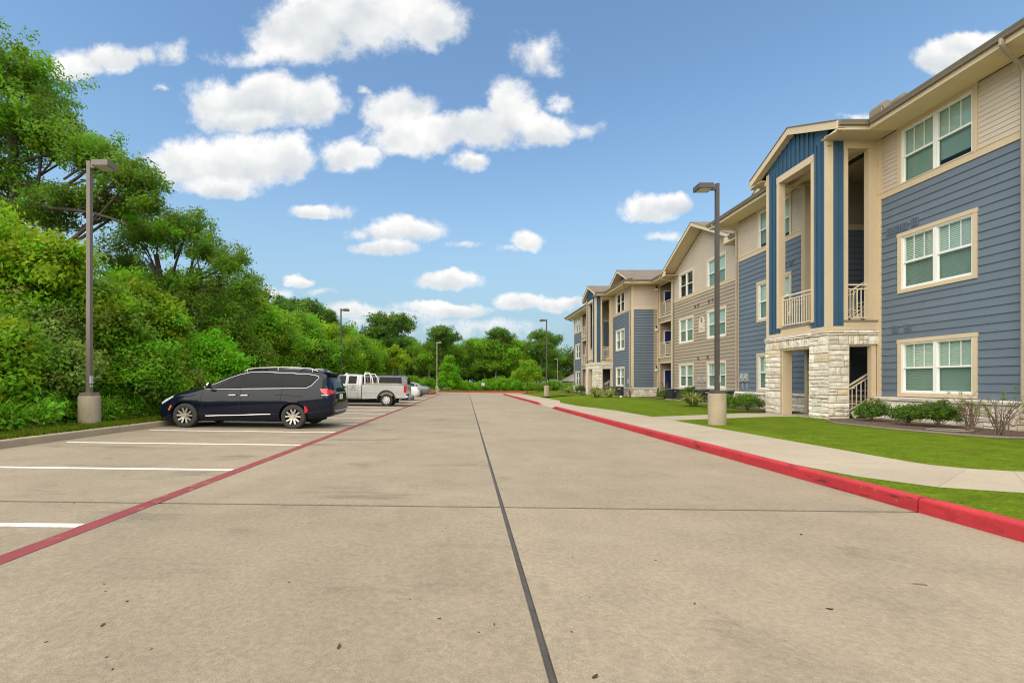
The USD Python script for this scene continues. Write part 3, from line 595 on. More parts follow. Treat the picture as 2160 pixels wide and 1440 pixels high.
def window(mp, u0, u1, z0, z1, style, grille=True, trim_m='trim', sill=True, head=True):
    """double unit; (u0..z1) is the outside of the trim. style: blinds / shade / curtain"""
    w = group_part('window', bld); T = .105
    t = MB(); a, b, c, d = u0 + T, u1 - T, z0 + T * (1 if sill else .25), z1 - T
    t.wbox(mp, u0, a, z0, d, 0, .045); t.wbox(mp, b, u1, z0, d, 0, .045); t.wbox(mp, u0 - .012, u1 + .012, d, z1, 0, .052)
    if c - z0 > .06: t.wbox(mp, a, b, z0, c, 0, .043)
    obj('trim', t, MAT[trim_m], w)
    f = MB(); q = .042; mid = (a + b) / 2; zm = (c + d) / 2
    f.wbox(mp, a, a + q, c, d, -.10, .022); f.wbox(mp, b - q, b, c, d, -.10, .022); f.wbox(mp, a + q, b - q, d - q, d, -.10, .021); f.wbox(mp, a + q, b - q, c, c + q, -.10, .024)
    f.wbox(mp, mid - .045, mid + .045, c + q, d - q, -.10, .020)
    obj('frame', f, MAT['vinyl_white'], w)
    for s, (p, r_) in enumerate(((a + q, mid - .045), (mid + .045, b - q))):
        sh = MB(); k = .032
        sh.wbox(mp, p, r_, zm - .026, zm + .026, -.055, .004)
        sh.wbox(mp, p, p + k, c + q, zm - .026, -.055, -.020); sh.wbox(mp, r_ - k, r_, c + q, zm - .026, -.055, -.020); sh.wbox(mp, p + k, r_ - k, c + q, c + q + k, -.055, -.020)
        sh.wbox(mp, p, p + k * .7, zm + .026, d - q, -.050, -.005); sh.wbox(mp, r_ - k * .7, r_, zm + .026, d - q, -.050, -.005); sh.wbox(mp, p + k * .7, r_ - k * .7, d - q - k * .7, d - q, -.050, -.005)
        obj('sash', sh, MAT['vinyl_white'], w)
        if grille:
            gr = MB()
            for e in (1 / 3, 2 / 3): x = p + (r_ - p) * e; gr.wbox(mp, x - .008, x + .008, zm + .026, d - q - k * .7, -.036, -.026)
            obj('grille', gr, MAT['vinyl_white'], w)
        pn = MB(); pn.add([mp(p + k * .7, zm + .026, -.044), mp(r_ - k * .7, zm + .026, -.044), mp(r_ - k * .7, d - q - k * .7, -.044), mp(p + k * .7, d - q - k * .7, -.044)], [(0, 1, 2, 3)]); obj('pane', pn, MAT['pane'], w)
        pn = MB(); pn.add([mp(p + k, c + q + k, -.044), mp(r_ - k, c + q + k, -.044), mp(r_ - k, zm - .026, -.044), mp(p + k, zm - .026, -.044)], [(0, 1, 2, 3)]); obj('pane', pn, MAT['pane_screen'], w)
        bl = MB()
        if style == 'blinds':
            n = 30
            for i in range(n):
                z = c + q + (d - c - 2 * q) * (i + .5) / n
                v = [mp(p, z - .021, -.088), mp(r_, z - .021, -.088), mp(r_, z + .021, -.106), mp(p, z + .021, -.106)]; v += [mp(p, z - .019, -.090), mp(r_, z - .019, -.090), mp(r_, z + .023, -.108), mp(p, z + .023, -.108)]
                bl.add(v, [(0, 1, 2, 3), (7, 6, 5, 4), (0, 4, 5, 1), (3, 2, 6, 7)])
            obj('blind', bl, MAT['blind'], w)
        elif style == 'shade':
            cut = rb.choice([0, 0, 0, .12]) * (d - c)
            bl.wbox(mp, p + .02, r_ - .01, c + q + cut, d - q - .01, -.105, -.10); obj('shade', bl, MAT['shade'], w)
        elif style == 'curtain':
            n = 36; uu = np.linspace(p, r_, n); dd = -.10 - .018 * np.sin(np.arange(n) * 1.35 + rb.random() * 6)
            v = [mp(u, z, e) for z in (c + q, d - q) for u, e in zip(uu, dd)]; i = np.arange(n - 1)
            bl.add(v, np.stack([i, i + 1, n + i + 1, n + i], 1)); obj('curtain', bl, MAT['curtain'], w)
    return w
def room(mp, u0, u1, z0, z1):
    b = MB(); b.wbox(mp, u0 - .05, u1 + .05, z0 - .05, z1 + .05, -.62, -.60)
    return b

def rail_run(mb, A, B, zt, zb, n=None, posts=True, second=.13, w=.028):
    A, B = np.asarray(A, float), np.asarray(B, float)
    for z, k in ((zt, .045), (zt - second, .035), (zb, .035)): mb.bar((*A, z), (*B, z), k, k * .9)
    L_ = np.linalg.norm(B - A); n = n or max(2, int(round(L_ / .115)))
    for i in range(n + 1):
        p = A + (B - A) * i / n; e = i in (0, n) and posts
        mb.bar((*p, zb), (*p, zt if e else zt - second), .04 if e else w * .72)

def gutter(mb, P, outward):
    """K-profile gutter along the 2-D path P (x,y), hung outside it."""
    prof = np.array([(0, -.125), (.075, -.125), (.095, -.06), (.105, -.045), (.12, 0), (.112, .004), (.10, -.004), (.006, -.004), (.006, .0), (0, .0)])
    path = []
    for i, (x, y) in enumerate(P):
        ns = [np.asarray(o, float) for o in ([outward[max(i - 1, 0)], outward[min(i, len(outward) - 1)]])]
        m = ns[0] + ns[1]; m = m / (m @ ns[0])
        path.append(((x, y, 9.005), (*m, 0), (0, 0, 1)))
    mb.sweep(prof, path)
def soft(mb, x0, x1, y0, y1): mb.box(x0, x1, y0, y1, ZSOF, ZSOF + .02)

RW, RB_ = road_wall(X1), road_wall(XB)
# openings --------------------------------------------------------------------------------------
T0, T1 = 14.2, 17.06                    # near stair tower
F0, F1 = 39.94, 42.80                   # far stair tower
FZ = [(.83, 2.50), (3.865, 5.63), (7.02, 8.757)]
NEARW = [(11.42, 13.53), (4.6, 6.7), (17.95, 20.1)]
FARW = [(36.9, 39.05), (43.47, 45.58), (51.3, 53.5)]
BRW = [(26.05, 28.15), (29.8, 31.85)]
def wop(us, shrink=.06): return [(a + shrink, b - shrink, c + shrink, d - .001 if d > 8.7 else d - shrink) for a, b in us for c, d in FZ]
near_open = wop(NEARW) + [(T0 + .15, T1 - .15, -1, 8.6)]
far_open = wop(FARW) + [(F0 + .15, F1 - .15, -1, 8.6), (48.4, 50.6, -1, 8.6)]
sheath(RW, 2.7, 21.6, -.2, 9.0, near_open, MAT['dark_gap'])
sheath(RW, 35.35, 54.3, -.2, 9.0, far_open, MAT['dark_gap'])
brown_open = wop(BRW) + [(33.0, 35.2, -1, 8.6)]
sheath(RB_, 21.6, 35.35, -.2, 9.0, brown_open, MAT['dark_gap'])
P = Polygon([(24.45, 8.99), (32.55, 8.99), (28.5, 11.02)]); b = MB(); b.poly(RB_, P, -.14, -.002); obj('gable_wall', b, MAT['siding_tan'], bld)
w = MB(); w.box(X1 + .002, 19, 2.56, 2.70, -.2, 9.0); w.box(X1 + .002, 19, 54.3, 54.44, -.2, 9.0); w.box(18.86, 19, 2.70, 54.3, -.2, 9.0)
w.box(X1 + .15, 18.8, 21.46, 21.59, -.2, 9.0); obj('end_wall', w, MAT['siding_brown'], bld)
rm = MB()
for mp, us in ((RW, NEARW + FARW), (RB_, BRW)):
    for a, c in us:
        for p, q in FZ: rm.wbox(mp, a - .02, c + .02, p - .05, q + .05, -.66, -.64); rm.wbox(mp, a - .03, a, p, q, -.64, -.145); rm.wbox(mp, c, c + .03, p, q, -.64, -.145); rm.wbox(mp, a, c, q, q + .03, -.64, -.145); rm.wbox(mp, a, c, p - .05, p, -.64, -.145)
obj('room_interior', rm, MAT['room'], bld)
# camera-facing return wall of the far wing at y = 35.35
CW = cam_wall(35.35)
b = MB(); b.wbox(CW, X1 + .002, XB, -.2, 9.0, -.12, -.002); obj('wall', b, MAT['dark_gap'], bld)

# siding ----------------------------------------------------------------------------------------
def wing(mp, u0, u1, opens, single, wins, styles, grille):
    far = u0 > 30
    siding(bld, mp, u0, u1, ZCAP, ZB0, 29, MAT['siding_blue'], opens, single, lapd=.045 if far else .024)
    siding(bld, mp, u0, u1, ZB1, ZSOF, 13, MAT['siding_tan'], opens, single, lapd=.036 if far else .024)
trimmed = lambda us: [(a + .03, b - .03, c + .03, d + (1 if d > 8.7 else -.03)) for a, b in us for c, d in FZ]
op_near = trimmed(NEARW) + [(T0 - .01, T1 + .01, -1, 9)]
op_far = trimmed(FARW) + [(F0 - .01, F1 + .01, -1, 9), (48.32, 50.68, -1, 9)]
for (u0, u1, single) in ((2.8, 9.9, False), (9.9, T0, True), (T1, 21.45, True)): wing(RW, u0, u1, op_near, single, None, None, None)
wing(RW, 35.5, 54.15, op_far, False, None, None, None)
op_b = trimmed(BRW) + [(32.85, 35.35, -1, 9)]
siding(bld, RB_, 21.7, 33, ZCAP, ZB0, 29, MAT['siding_brown'], op_b, lapd=.034)
siding(bld, RB_, 21.7, 33, ZB1, ZSOF, 13, MAT['siding_tan'], op_b, lapd=.024)
siding(bld, RB_, 24.5, 32.5, ZSOF, 11.0, 17, MAT['siding_tan'], (), limit=lambda z: (28.5 - (11.0 - z) / .5, 28.5 + (11.0 - z) / .5), lapd=.024)
siding(bld, CW, X1 + .13, 14.52, ZCAP, ZB0, 29, MAT['siding_blue'], lapd=.045)
siding(bld, CW, 14.52, XB - .1, ZCAP, ZB0, 29, MAT['siding_brown'], lapd=.045)
siding(bld, CW, X1 + .13, XB - .1, ZB1, ZSOF, 13, MAT['siding_tan'], lapd=.024)

# belts, corner boards ---------------------------------------------------------------------------
for mp, a, b_ in ((RW, 2.7, T0), (RW, T1, 21.6), (RB_, 21.7, 32.95), (RW, 35.35, F0), (RW, F1, 48.3), (RW, 50.7, 54.3)):
    t = MB(); t.wbox(mp, a, b_, ZB0, ZB1, 0, .038); t.wbox(mp, a, b_, ZB1 - .03, ZB1 + .004, .038, .052); obj('belt_board', t, MAT['trim'], bld)
t = MB(); t.wbox(CW, X1, XB - .08, ZB0, ZB1, 0, .038); obj('belt_board', t, MAT['trim'], bld)
for mp, a, b_ in ((RW, 21.45, 21.6), (RW, 35.35, 35.5), (RW, 54.15, 54.3), (RW, 2.66, 2.8), (RW, T0 - .13, T0 - .0), (RW, T1, T1 + .14), (RW, F0 - .13, F0), (RW, F1, F1 + .14), (RW, 48.26, 48.38), (RW, 50.62, 50.74)):
    t = MB(); t.wbox(mp, a, b_, ZCAP + .01, ZSOF, 0, .041); obj('corner_board', t, MAT['trim'], bld)
for mp, a, b_ in ((CW, X1 - .045, X1 + .13), (CW, XB - .12, XB + .02)):
    t = MB(); t.wbox(mp, a, b_, ZCAP + .01, ZSOF, 0.001, .042); obj('corner_board', t, MAT['trim'], bld)
for mp, a, b_ in ((RB_, 32.75, 33.0),):
    t = MB(); t.wbox(mp, a, b_, ZG - .1, ZSOF, 0, .06); obj('corner_board', t, MAT['trim'], bld)

# stone wainscot ---------------------------------------------------------------------------------
r_ = random.Random(5)
def wainscot(mp, u0, u1, single):
    b = MB(); b.wbox(mp, u0, u1, -.2, .695, .0, .06); obj('wainscot_core', b, MAT['mortar'], bld)
    m2 = (lambda q: (lambda u, z, d: mp(u, z, d + .06)))(0)
    ashlar(bld, m2, u0, u1, .06, .69, r_, single, rows=[.2, .14, .22, .11], lens=(.25, .7), d=.04)
    u = u0
    while u < u1 - .01:                        # projecting cap stones
        w_ = min(r_.uniform(.5, .75), u1 - u); w_ = u1 - u if u1 - u - w_ < .2 else w_
        b = MB(); g_ = .004; v = []
        for uu in (u + g_, u + w_ - g_): v += [mp(uu, .70, .005), mp(uu, .70, .145 + r_.uniform(-.008, .008)), mp(uu, .775, .155 + r_.uniform(-.01, .01)), mp(uu, .80, .14), mp(uu, .805, .005)]
        b.add(v, np.array([(0, 1, 6), (0, 6, 5), (1, 2, 7), (1, 7, 6), (2, 3, 8), (2, 8, 7), (3, 4, 9), (3, 9, 8), (4, 0, 5), (4, 5, 9), (0, 4, 3), (0, 3, 1), (1, 3, 2), (5, 6, 8), (5, 8, 9), (6, 7, 8)]))
        obj('cap_stone', b, r_.choice(STONES), bld); u += w_
wainscot(RW, 9.0, T0 - .02, True); wainscot(RW, 2.7, 9.0, False); wainscot(RW, T1 + .02, 21.6, True)
wainscot(RB_, 21.7, 32.75, False); wainscot(CW, X1 - .06, XB - .12, True)
wainscot(RW, 35.29, F0 - .05, False); wainscot(RW, F1 + .05, 48.3, False); wainscot(RW, 50.7, 54.35, False)

# windows ------------------------------------------------------------------------------------------
for k, (c, d) in enumerate(FZ):
    top = k == 2
    window(RW, *NEARW[0], c, d, ('blinds', 'blinds', 'shade')[k], True, sill=not top)
    window(RW, *NEARW[1], c, d, 'shade', False, sill=not top)
    window(RW, *NEARW[2], c, d, ('shade', 'shade', 'shade')[k], k == 0, sill=not top)
    window(RW, *FARW[0], c, d, ('curtain', 'curtain', None)[k], False, 'trim_light', sill=not top)
    window(RW, *FARW[1], c, d, 'shade', False, 'trim_light', sill=not top)
    window(RW, *FARW[2], c, d, (None, None, 'shade')[k], False, 'trim_light', sill=not top)
    window(RB_, *BRW[0], c, d, ('blinds', 'shade', 'shade')[k], k == 0, 'trim_light', sill=not top)
    window(RB_, *BRW[1], c, d, ('curtain', 'curtain', None)[k], False, 'trim_light', sill=not top)

# stair towers -------------------------------------------------------------------------------------
def tower(y0, y1, single, rr):
    tw = group_part('stair_tower', bld); X2 = 11.27; ym = (y0 + y1) / 2
    P_ = lambda name, mb, m, **k: obj(name, mb, MAT[m], tw, **k)
    FW = road_wall(X2); NS, FS = cam_wall(y0), back_wall(y1)
    # ground-floor stone piers and lintels: cores, then the stones
    c = MB()
    for a, b_ in ((y0, y0 + .74), (y1 - .74, y1)): ya_ = (a, a + .37) if a == y0 else (b_ - .37, b_); c.box(X2, X2 + .34, a, b_, -.2, 2.42); c.box(X2 + .34, X2 + .64, *ya_, -.2, 2.42)
    c.box(X2, X2 + .60, y0, y1, 2.42, 2.86); c.box(X2 + .60, X1 - .03, y0, y0 + .55, 2.42, 2.86); c.box(X2 + .60, X1 - .03, y1 - .55, y1, 2.42, 2.86)
    P_('stone_core', c, 'mortar')
    S = lambda mp, a, b_, z0, z1, **k: ashlar(tw, mp, a, b_, z0, z1, rr, single, **k)
    S(FW, y0 - .05, y0 + .74, .0, 2.42); S(FW, y1 - .74, y1 + .05, .0, 2.42)
    S(NS, X2 - .0, X2 + .64, .0, 2.42); S(FS, X2, X2 + .64, .0, 2.42)
    for mp, a, b_ in ((FW, y0 - .05, y1 + .05), (NS, X2, X1 - .03), (FS, X2, X1 - .03)):
        o = (y0 + .72, y1 - .72) if mp is FW else (X2 + .62, X1 - .03)
        if mp is FW: S(mp, a, o[0], 2.42, 2.70, rows=[.28], lens=(.2, .45)); S(mp, o[1], b_, 2.42, 2.70, rows=[.28], lens=(.2, .45))
        else: S(mp, a, o[0], 2.42, 2.70, rows=[.28], lens=(.2, .45))
        S(mp, o[0], o[1], 2.42, 2.70, rows=[.28], lens=(.10, .2))           # upright soldier stones of the lintel
        S((lambda q: (lambda u, z, d: q(u, z, d + .02)))(mp), a - .02, b_ + (.0 if mp is not FW else .02), 2.705, 2.87, rows=[.06, .105], lens=(.35, .7))
    # tan linings of the ground-floor openings
    t = MB(); t.box(X2 + .02, X2 + .36, y0 + .745, y0 + .80, -.1, 2.36); t.box(X2 + .02, X2 + .36, y1 - .80, y1 - .745, -.1, 2.36); t.box(X2 + .01, X2 + .60, y0 + .745, y1 - .745, 2.36, 2.415)
    t.box(X2 + .645, X1 - .14, y0 + .03, y0 + .50, 2.375, 2.415); t.box(X2 + .645, X2 + .70, y0 + .03, y0 + .16, -.1, 2.375); t.box(X1 - .20, X1 - .04, y0 + .02, y0 + .16, -.1, 2.41)
    t.box(X1 - .20, X1 - .04, y1 - .16, y1 - .02, -.1, 2.41)
    P_('opening_lining', t, 'trim')
    # band above the stone, floors
    t = MB(); t.box(X2 - .02, X1 - .03, y0 - .02, y0 + .5, 2.875, 2.99); t.box(X2 - .02, X2 + .5, y0 + .501, y1 - .501, 2.875, 2.99); t.box(X2 - .02, X1 - .03, y1 - .5, y1 + .02, 2.875, 2.99)
    t.box(X2 + .50, X1 - .03, y0 - .022, y0 + .3, 2.99, 3.13); t.box(X2 - .022, X2 + .3, y0 + .76, y1 - .76, 2.99, 3.13); t.box(X2 + .5, X1 - .03, y1 - .3, y1 + .022, 2.99, 3.13)
    P_('band', t, 'trim')
    t = MB(); t.box(X2 + .48, X1 - .03, y0 - .05, y0 + .28, 3.132, 3.18); t.box(X2 - .05, X2 + .28, y0 + .72, y1 - .72, 3.132, 3.18); t.box(X2 + .48, X1 - .03, y1 - .28, y1 + .05, 3.132, 3.18); P_('ledge', t, 'gutter')
    t = MB(); t.box(X2 + .3, 14.0, y0 + .3, y1 - .3, 2.9, 3.10); P_('landing', t, 'walk')
    # upper corner pillars with board and batten
    for s, (a, b_) in enumerate(((y0, y0 + .66), (y1 - .66, y1))):
        near = s == 0; core = MB(); yc_ = (a + .003, a + .25) if near else (b_ - .25, b_ - .003); core.box(X2 + .003, X2 + .20, a + .003, b_ - .003, 2.99, 8.9); lr = .60 if near else .46; core.box(X2 + .20, X2 + lr, *yc_, 2.99, 8.9); P_('pillar', core, 'batten_blue')
        out = MB(); near = s == 0; ye = a if near else b_
        # corner boards
        if near: out.box(X2 - .022, X2 + .003, a - .022, a + .11, 2.99, ZSOF + .2); out.box(X2 + .003, X2 + .155, a - .022, a + .003, 2.99, ZSOF)
        else: out.box(X2 - .022, X2 + .003, b_ - .11, b_ + .022, 2.99, ZSOF + .2); out.box(X2 + .003, X2 + .155, b_ - .003, b_ + .022, 2.99, ZSOF)
        out.box(X2 + lr - .10, X2 + lr + .02, *((a - .022, a + .003) if near else (b_ - .003, b_ + .022)), 3.18, 8.52)
        out.box(X2 - .022, X2 + .003, *((b_ - .11, b_ + .01) if near else (a - .01, a + .11)), 3.18, 8.40)
        out.box(X2 + .003, X2 + .21, *((b_ - .003, b_ + .012) if near else (a - .012, a + .003)), 3.18, 8.40); out.box(X2 + lr + .001, X2 + lr + .012, *((a + .02, a + .25) if near else (b_ - .25, b_ - .02)), 3.19, 8.5)
        P_('pillar_trim', out, 'trim')
        bt = MB()
        for q in ((.27, .45) if near else (.21, .39)): bt.box(X2 - .034, X2 + .002, a + q - .02, a + q + .02, 2.99, 8.85)
        P_('batten', bt, 'batten_blue')
        bt = MB(); bt.box(X2 + .34, X2 + .37, *((a - .020, a + .002) if near else (b_ - .002, b_ + .020)), 2.99, ZSOF); P_('batten', bt, 'batten_blue')
        po = MB(); yy0 = (y0 - .012, y0 + .17) if near else (y1 - .17, y1 + .012)
        po.box(X1 - .30, X1 - .045, *yy0, 3.18, 8.52); P_('post', po, 'trim')
    hd = MB(); hd.box(X2 - .03, X2 + .30, y0 + .55, y1 - .55, 8.40, 8.63)
    for s in (0, 1):
        yy0 = (y0 - .03, y0 + .25) if s == 0 else (y1 - .25, y1 + .03)
        hd.box(X2 + .48, X1 - .03, *yy0, 8.52, ZSOF - .002)
    P_('header', hd, 'trim')
    # gable front of vertical boards
    sl = .45; zr0 = 9.06; hw = ym - y0 + .65; peak = zr0 + sl * hw
    gp = Polygon([(y0 + .003, 8.5), (y1 - .003, 8.5), (y1 - .003, peak - .20 - sl * (y1 - ym)), (ym, peak - .20), (y0 + .003, peak - .20 - sl * (ym - y0))]).difference(sbox(y0 + .56, 8.3, y1 - .56, 8.55))
    g_ = MB(); g_.poly(road_wall(X2), gp, -.14, -.001); P_('gable_front', g_, 'batten_blue')
    bt = MB(); u = y0 + .18
    while u < y1 - .1:
        ztop = peak - .21 - sl * abs(u - ym)
        if 8.64 < ztop and y0 + .5 < u < y1 - .5: bt.wbox(FW, u - .02, u + .02, 8.632, ztop, .0, .034)
        u += .205
    P_('batten', bt, 'batten_blue')
    ce = MB(); ce.box(X2 + .145, X1 - .005, y0 + .18, y1 - .18, 8.66, 8.70); ce.box(X2 + .7, X2 + .95, y0 + .18, y1 - .18, 8.50, 8.658); P_('ceiling', ce, 'soffit')
    # railings
    rl = MB(); rail_run(rl, (X2 + .66, y0 + .10), (X1 - .10, y0 + .10), 4.30, 3.27); P_('railing', rl, 'rail')
    rl = MB(); rail_run(rl, (X2 + .12, y0 + .70), (X2 + .12, y1 - .70), 4.30, 3.27); P_('railing', rl, 'rail')
    rl = MB(); rail_run(rl, (X2 + .66, y1 - .10), (X1 - .10, y1 - .10), 4.30, 3.27); P_('railing', rl, 'rail')
    # gable roof: shingled slopes, rake boards, eaves and soffits
    XF = 11.0; xb_ = 16.5
    ro = MB()
    for s in (-1, 1):
        e = ym + s * hw
        v = [(XF, ym, peak), (xb_, ym, peak), (xb_, e, zr0), (XF, e, zr0), (XF, ym, peak - .035), (xb_, ym, peak - .035), (xb_, e, zr0 - .035), (XF, e, zr0 - .035)]
        ro.add(v, [(0, 1, 2, 3), (7, 6, 5, 4), (0, 3, 7, 4), (3, 2, 6, 7)])
    P_('roof', ro, 'shingle')
    rk = MB()
    for s in (-1, 1):
        e = ym + s * hw
        q = np.array([(ym, peak - .036), (e, zr0 - .036), (e, zr0 - .27), (ym, peak - .27)])
        v = [(XF + .02, y, z) for y, z in q] + [(XF + .055, y, z) for y, z in q]; rk.add(v, [(0, 1, 2, 3), (7, 6, 5, 4), (0, 4, 5, 1), (3, 2, 6, 7), (1, 5, 6, 2)])
        v = [(XF + .056, ym, peak - .25), (X2 - .002, ym, peak - .25), (X2 - .002, e, zr0 - .25), (XF + .056, e, zr0 - .25)]; v += [(x, y, z + .02) for x, y, z in v]; rk.add(v, BOXQ)
    P_('rake_board', rk, 'trim')
    for s in (-1, 1):
        fa = MB(); e = ym + s * hw
        fa.box(XF + .056, XE - .0, min(e, e - s * .03), max(e, e - s * .03), ZSOF, zr0 - .04)
        w0 = y0 if s < 0 else y1
        fa.box(XF + .056, X1 - .04, min(e - s * .031, w0), max(e - s * .031, w0), ZSOF, ZSOF + .02)
        # boxed return at the foot of the gable
        v = [(XF + .02, e, zr0 - .27), (XF + .02, e - s * .42, ZSOF - .0), (XF + .02, e, ZSOF - .06), (XF + .25, e, zr0 - .27), (XF + .25, e - s * .42, ZSOF), (XF + .25, e, ZSOF - .06)]
        fa.add(v, np.array([(0, 1, 2), (5, 4, 3), (0, 3, 4), (0, 4, 1), (1, 4, 5), (1, 5, 2)]))
        fa.box(X2 - .05, X2 + .06, min(w0, w0 + s * .08), max(w0, w0 + s * .08), ZSOF - .16, ZSOF - .002)
        P_('eave', fa, 'trim')
        gu = MB(); gutter(gu, [(XF + .07, e), (XE - .02, e)], [(0, s)]); P_('gutter', gu, 'gutter')
    # breezeway behind: dark walls, stairs
    FI = cam_wall(y1 - .16)
    w_ = MB(); w_.wbox(FI, X1 - .02, 18.8, -.2, 8.7, -.13, -.005); w_.box(X1 + .0, 18.8, y0 + .02, y0 + .15, -.2, 8.7); w_.box(18.6, 18.8, y0 + .15, y1 - .16, -.2, 8.7); w_.box(X1 - .0, 18.6, y0 + .15, y1 - .16, 8.70, 8.74)
    P_('passage_wall', w_, 'siding_brown')
    sb = MB()
    for k in range(29): lap(sb, FI, X1 + .0, 18.6, ZCAP + k * .21, ZCAP + (k + 1) * .21, ZCAP + (k + 1) * .21)
    tag(P_('passage_siding', sb, 'siding_blue'), kind='stuff')
    t = MB(); t.wbox(FI, X1, 18.6, ZB0, ZB1, 0, .04); P_('passage_belt', t, 'trim')
    for z0 in (.1, 3.1):
        st = MB(); n = 17; rise, run = 3.0 / n, .285; xs_ = 12.35
        for i in range(n): st.box(xs_ + i * run - .02, xs_ + (i + 1) * run + .02, y0 + .42, y0 + 1.5, z0 + (i + 1) * rise - .05, z0 + (i + 1) * rise)
        P_('stair', st, 'walk')
        sr = MB(); yr = y0 + .38
        sr.bar((xs_, yr, z0 + rise - .1), (xs_ + n * run, yr, z0 + 3.0 + rise - .1), .04, .22)
        for dz, k in ((.92, .045), (.80, .035), (.12, .03)): sr.bar((xs_ - .1, yr, z0 + rise + dz - .06), (xs_ + n * run, yr, z0 + 3.0 + rise + dz), k)
        for i in range(0, 2 * n): x = xs_ + i * run / 2; z = z0 + rise + i * rise / 2; sr.bar((x, yr, z + .1), (x, yr, z + .80), .022)
        sr.tube([(xs_ + .05, yr - .03, z0 + .96), (xs_ - .28, yr - .03, z0 + .93), (xs_ - .33, yr - .03, z0 + .88), (xs_ - .33, yr - .03, z0 + .50), (xs_ - .28, yr - .03, z0 + .45), (xs_ + .1, yr - .03, z0 + .45)], .02, 8)
        P_('stair_railing', sr, 'rail')
    fl = MB(); fl.box(X2 + .65, 18.6, y0 + .16, y1 - .2, -.1, .085); P_('passage_floor', fl, 'walk')
BOXQ = [(0, 1, 2, 3), (7, 6, 5, 4), (0, 4, 5, 1), (1, 5, 6, 2), (2, 6, 7, 3), (3, 7, 4, 0)]
tower(T0, T1, True, random.Random(21)); tower(F0, F1, False, random.Random(22))

# balconies ----------------------------------------------------------------------------------------
def balcony(mp, X, u0, u1, door_side):
    """three stacked recesses in the wall plane X between u0 and u1."""
    b = MB()
    b.wbox(mp, u0 - .1, u1 + .1, -.2, 8.9, -1.75, -1.6); b.wbox(mp, u0 - .12, u0, -.2, 8.9, -1.6, -.15); b.wbox(mp, u1, u1 + .12, -.2, 8.9, -1.6, -.15)
    obj('balcony_wall', b, MAT['siding_brown'], bld)
    sb = MB(); FI = cam_wall(u1)
    for k in range(40): lap(sb, FI, X + .02, X + 1.6, .1 + k * .21, .1 + (k + 1) * .21, .1 + (k + 1) * .21)
    tag(obj('siding', sb, MAT['siding_brown'], bld), kind='stuff')
    for k, z in enumerate((.10, 3.12, 6.18)):
        f = MB(); f.wbox(mp, u0 + .001, u1 - .001, z - (.36 if k else .2), z, -1.59, -.01); obj('balcony_floor', f, MAT['siding_brown'], bld)
        t = MB()
        if k: t.wbox(mp, u0 - .0, u1 + .0, z - .05, z + .10, -.05, .035); t.wbox(mp, u0, u1, z - .46, z - .36, -.05, .035)
        t.wbox(mp, u0 - .0, u0 + .10, z + .1, z + 2.56, -.06, .03); t.wbox(mp, u1 - .10, u1 + .0, z + .1, z + 2.56, -.06, .03)
        if k == 2: t.wbox(mp, u0, u1, 8.6, ZSOF, -.05, .035)
        obj('balcony_trim', t, MAT['trim'], bld)
        if k:
            r1 = MB(); A, B = mp(u0 + .1, 0, -.02), mp(u1 - .1, 0, -.02); mid = mp((u0 + u1) / 2, 0, -.02)
            for zz, kk in ((z + 1.10, .05), (z + .96, .035), (z + .20, .04)): r1.bar((*A[:2], zz), (*B[:2], zz), kk)
            for Q in (A, B, mid): r1.bar((*Q[:2], z + .1), (*Q[:2], z + 1.1), .04)
            obj('railing', r1, MAT['rail'], bld)
            pn = MB(); n = 34
            for i in range(n): uu = u0 + .12 + (u1 - u0 - .24) * (i + .5) / n; pn.wbox(mp, uu - .020, uu + .020, z + .22, z + .94, -.035, -.027)
            obj('rail_panel', pn, MAT['rail_panel'], bld)
        d = MB(); dm = cam_wall(u1 - .03)
        x0 = X + .42
        d.wbox(dm, x0, x0 + .92, z, z + 2.05, 0, .045); dp = obj('door', d, MAT['door_blue'], bld)
        q = MB(); q.wbox(dm, x0 - .09, x0, z, z + 2.13, 0, .055); q.wbox(dm, x0 + .92, x0 + 1.0, z, z + 2.13, 0, .055); q.wbox(dm, x0, x0 + .92, z + 2.05, z + 2.13, 0, .055); obj('door_frame', q, MAT['trim_light'], dp)
        q = MB()
        for a, c_ in ((.25, .9), (1.1, 1.85)):
            for s_ in (.12, .52): q.wbox(dm, x0 + s_, x0 + s_ + .28, z + a, z + c_, .045, .056)
        obj('door_panel', q, MAT['door_blue'], dp)
        q = MB(); q.wbox(dm, x0 + .06, x0 + .10, z + .98, z + 1.05, .045, .10); obj('door_knob', q, MAT['chrome'], dp)
balcony(RB_, XB, 33.0, 35.2, 1); balcony(RW, X1, 48.4, 50.6, 1)

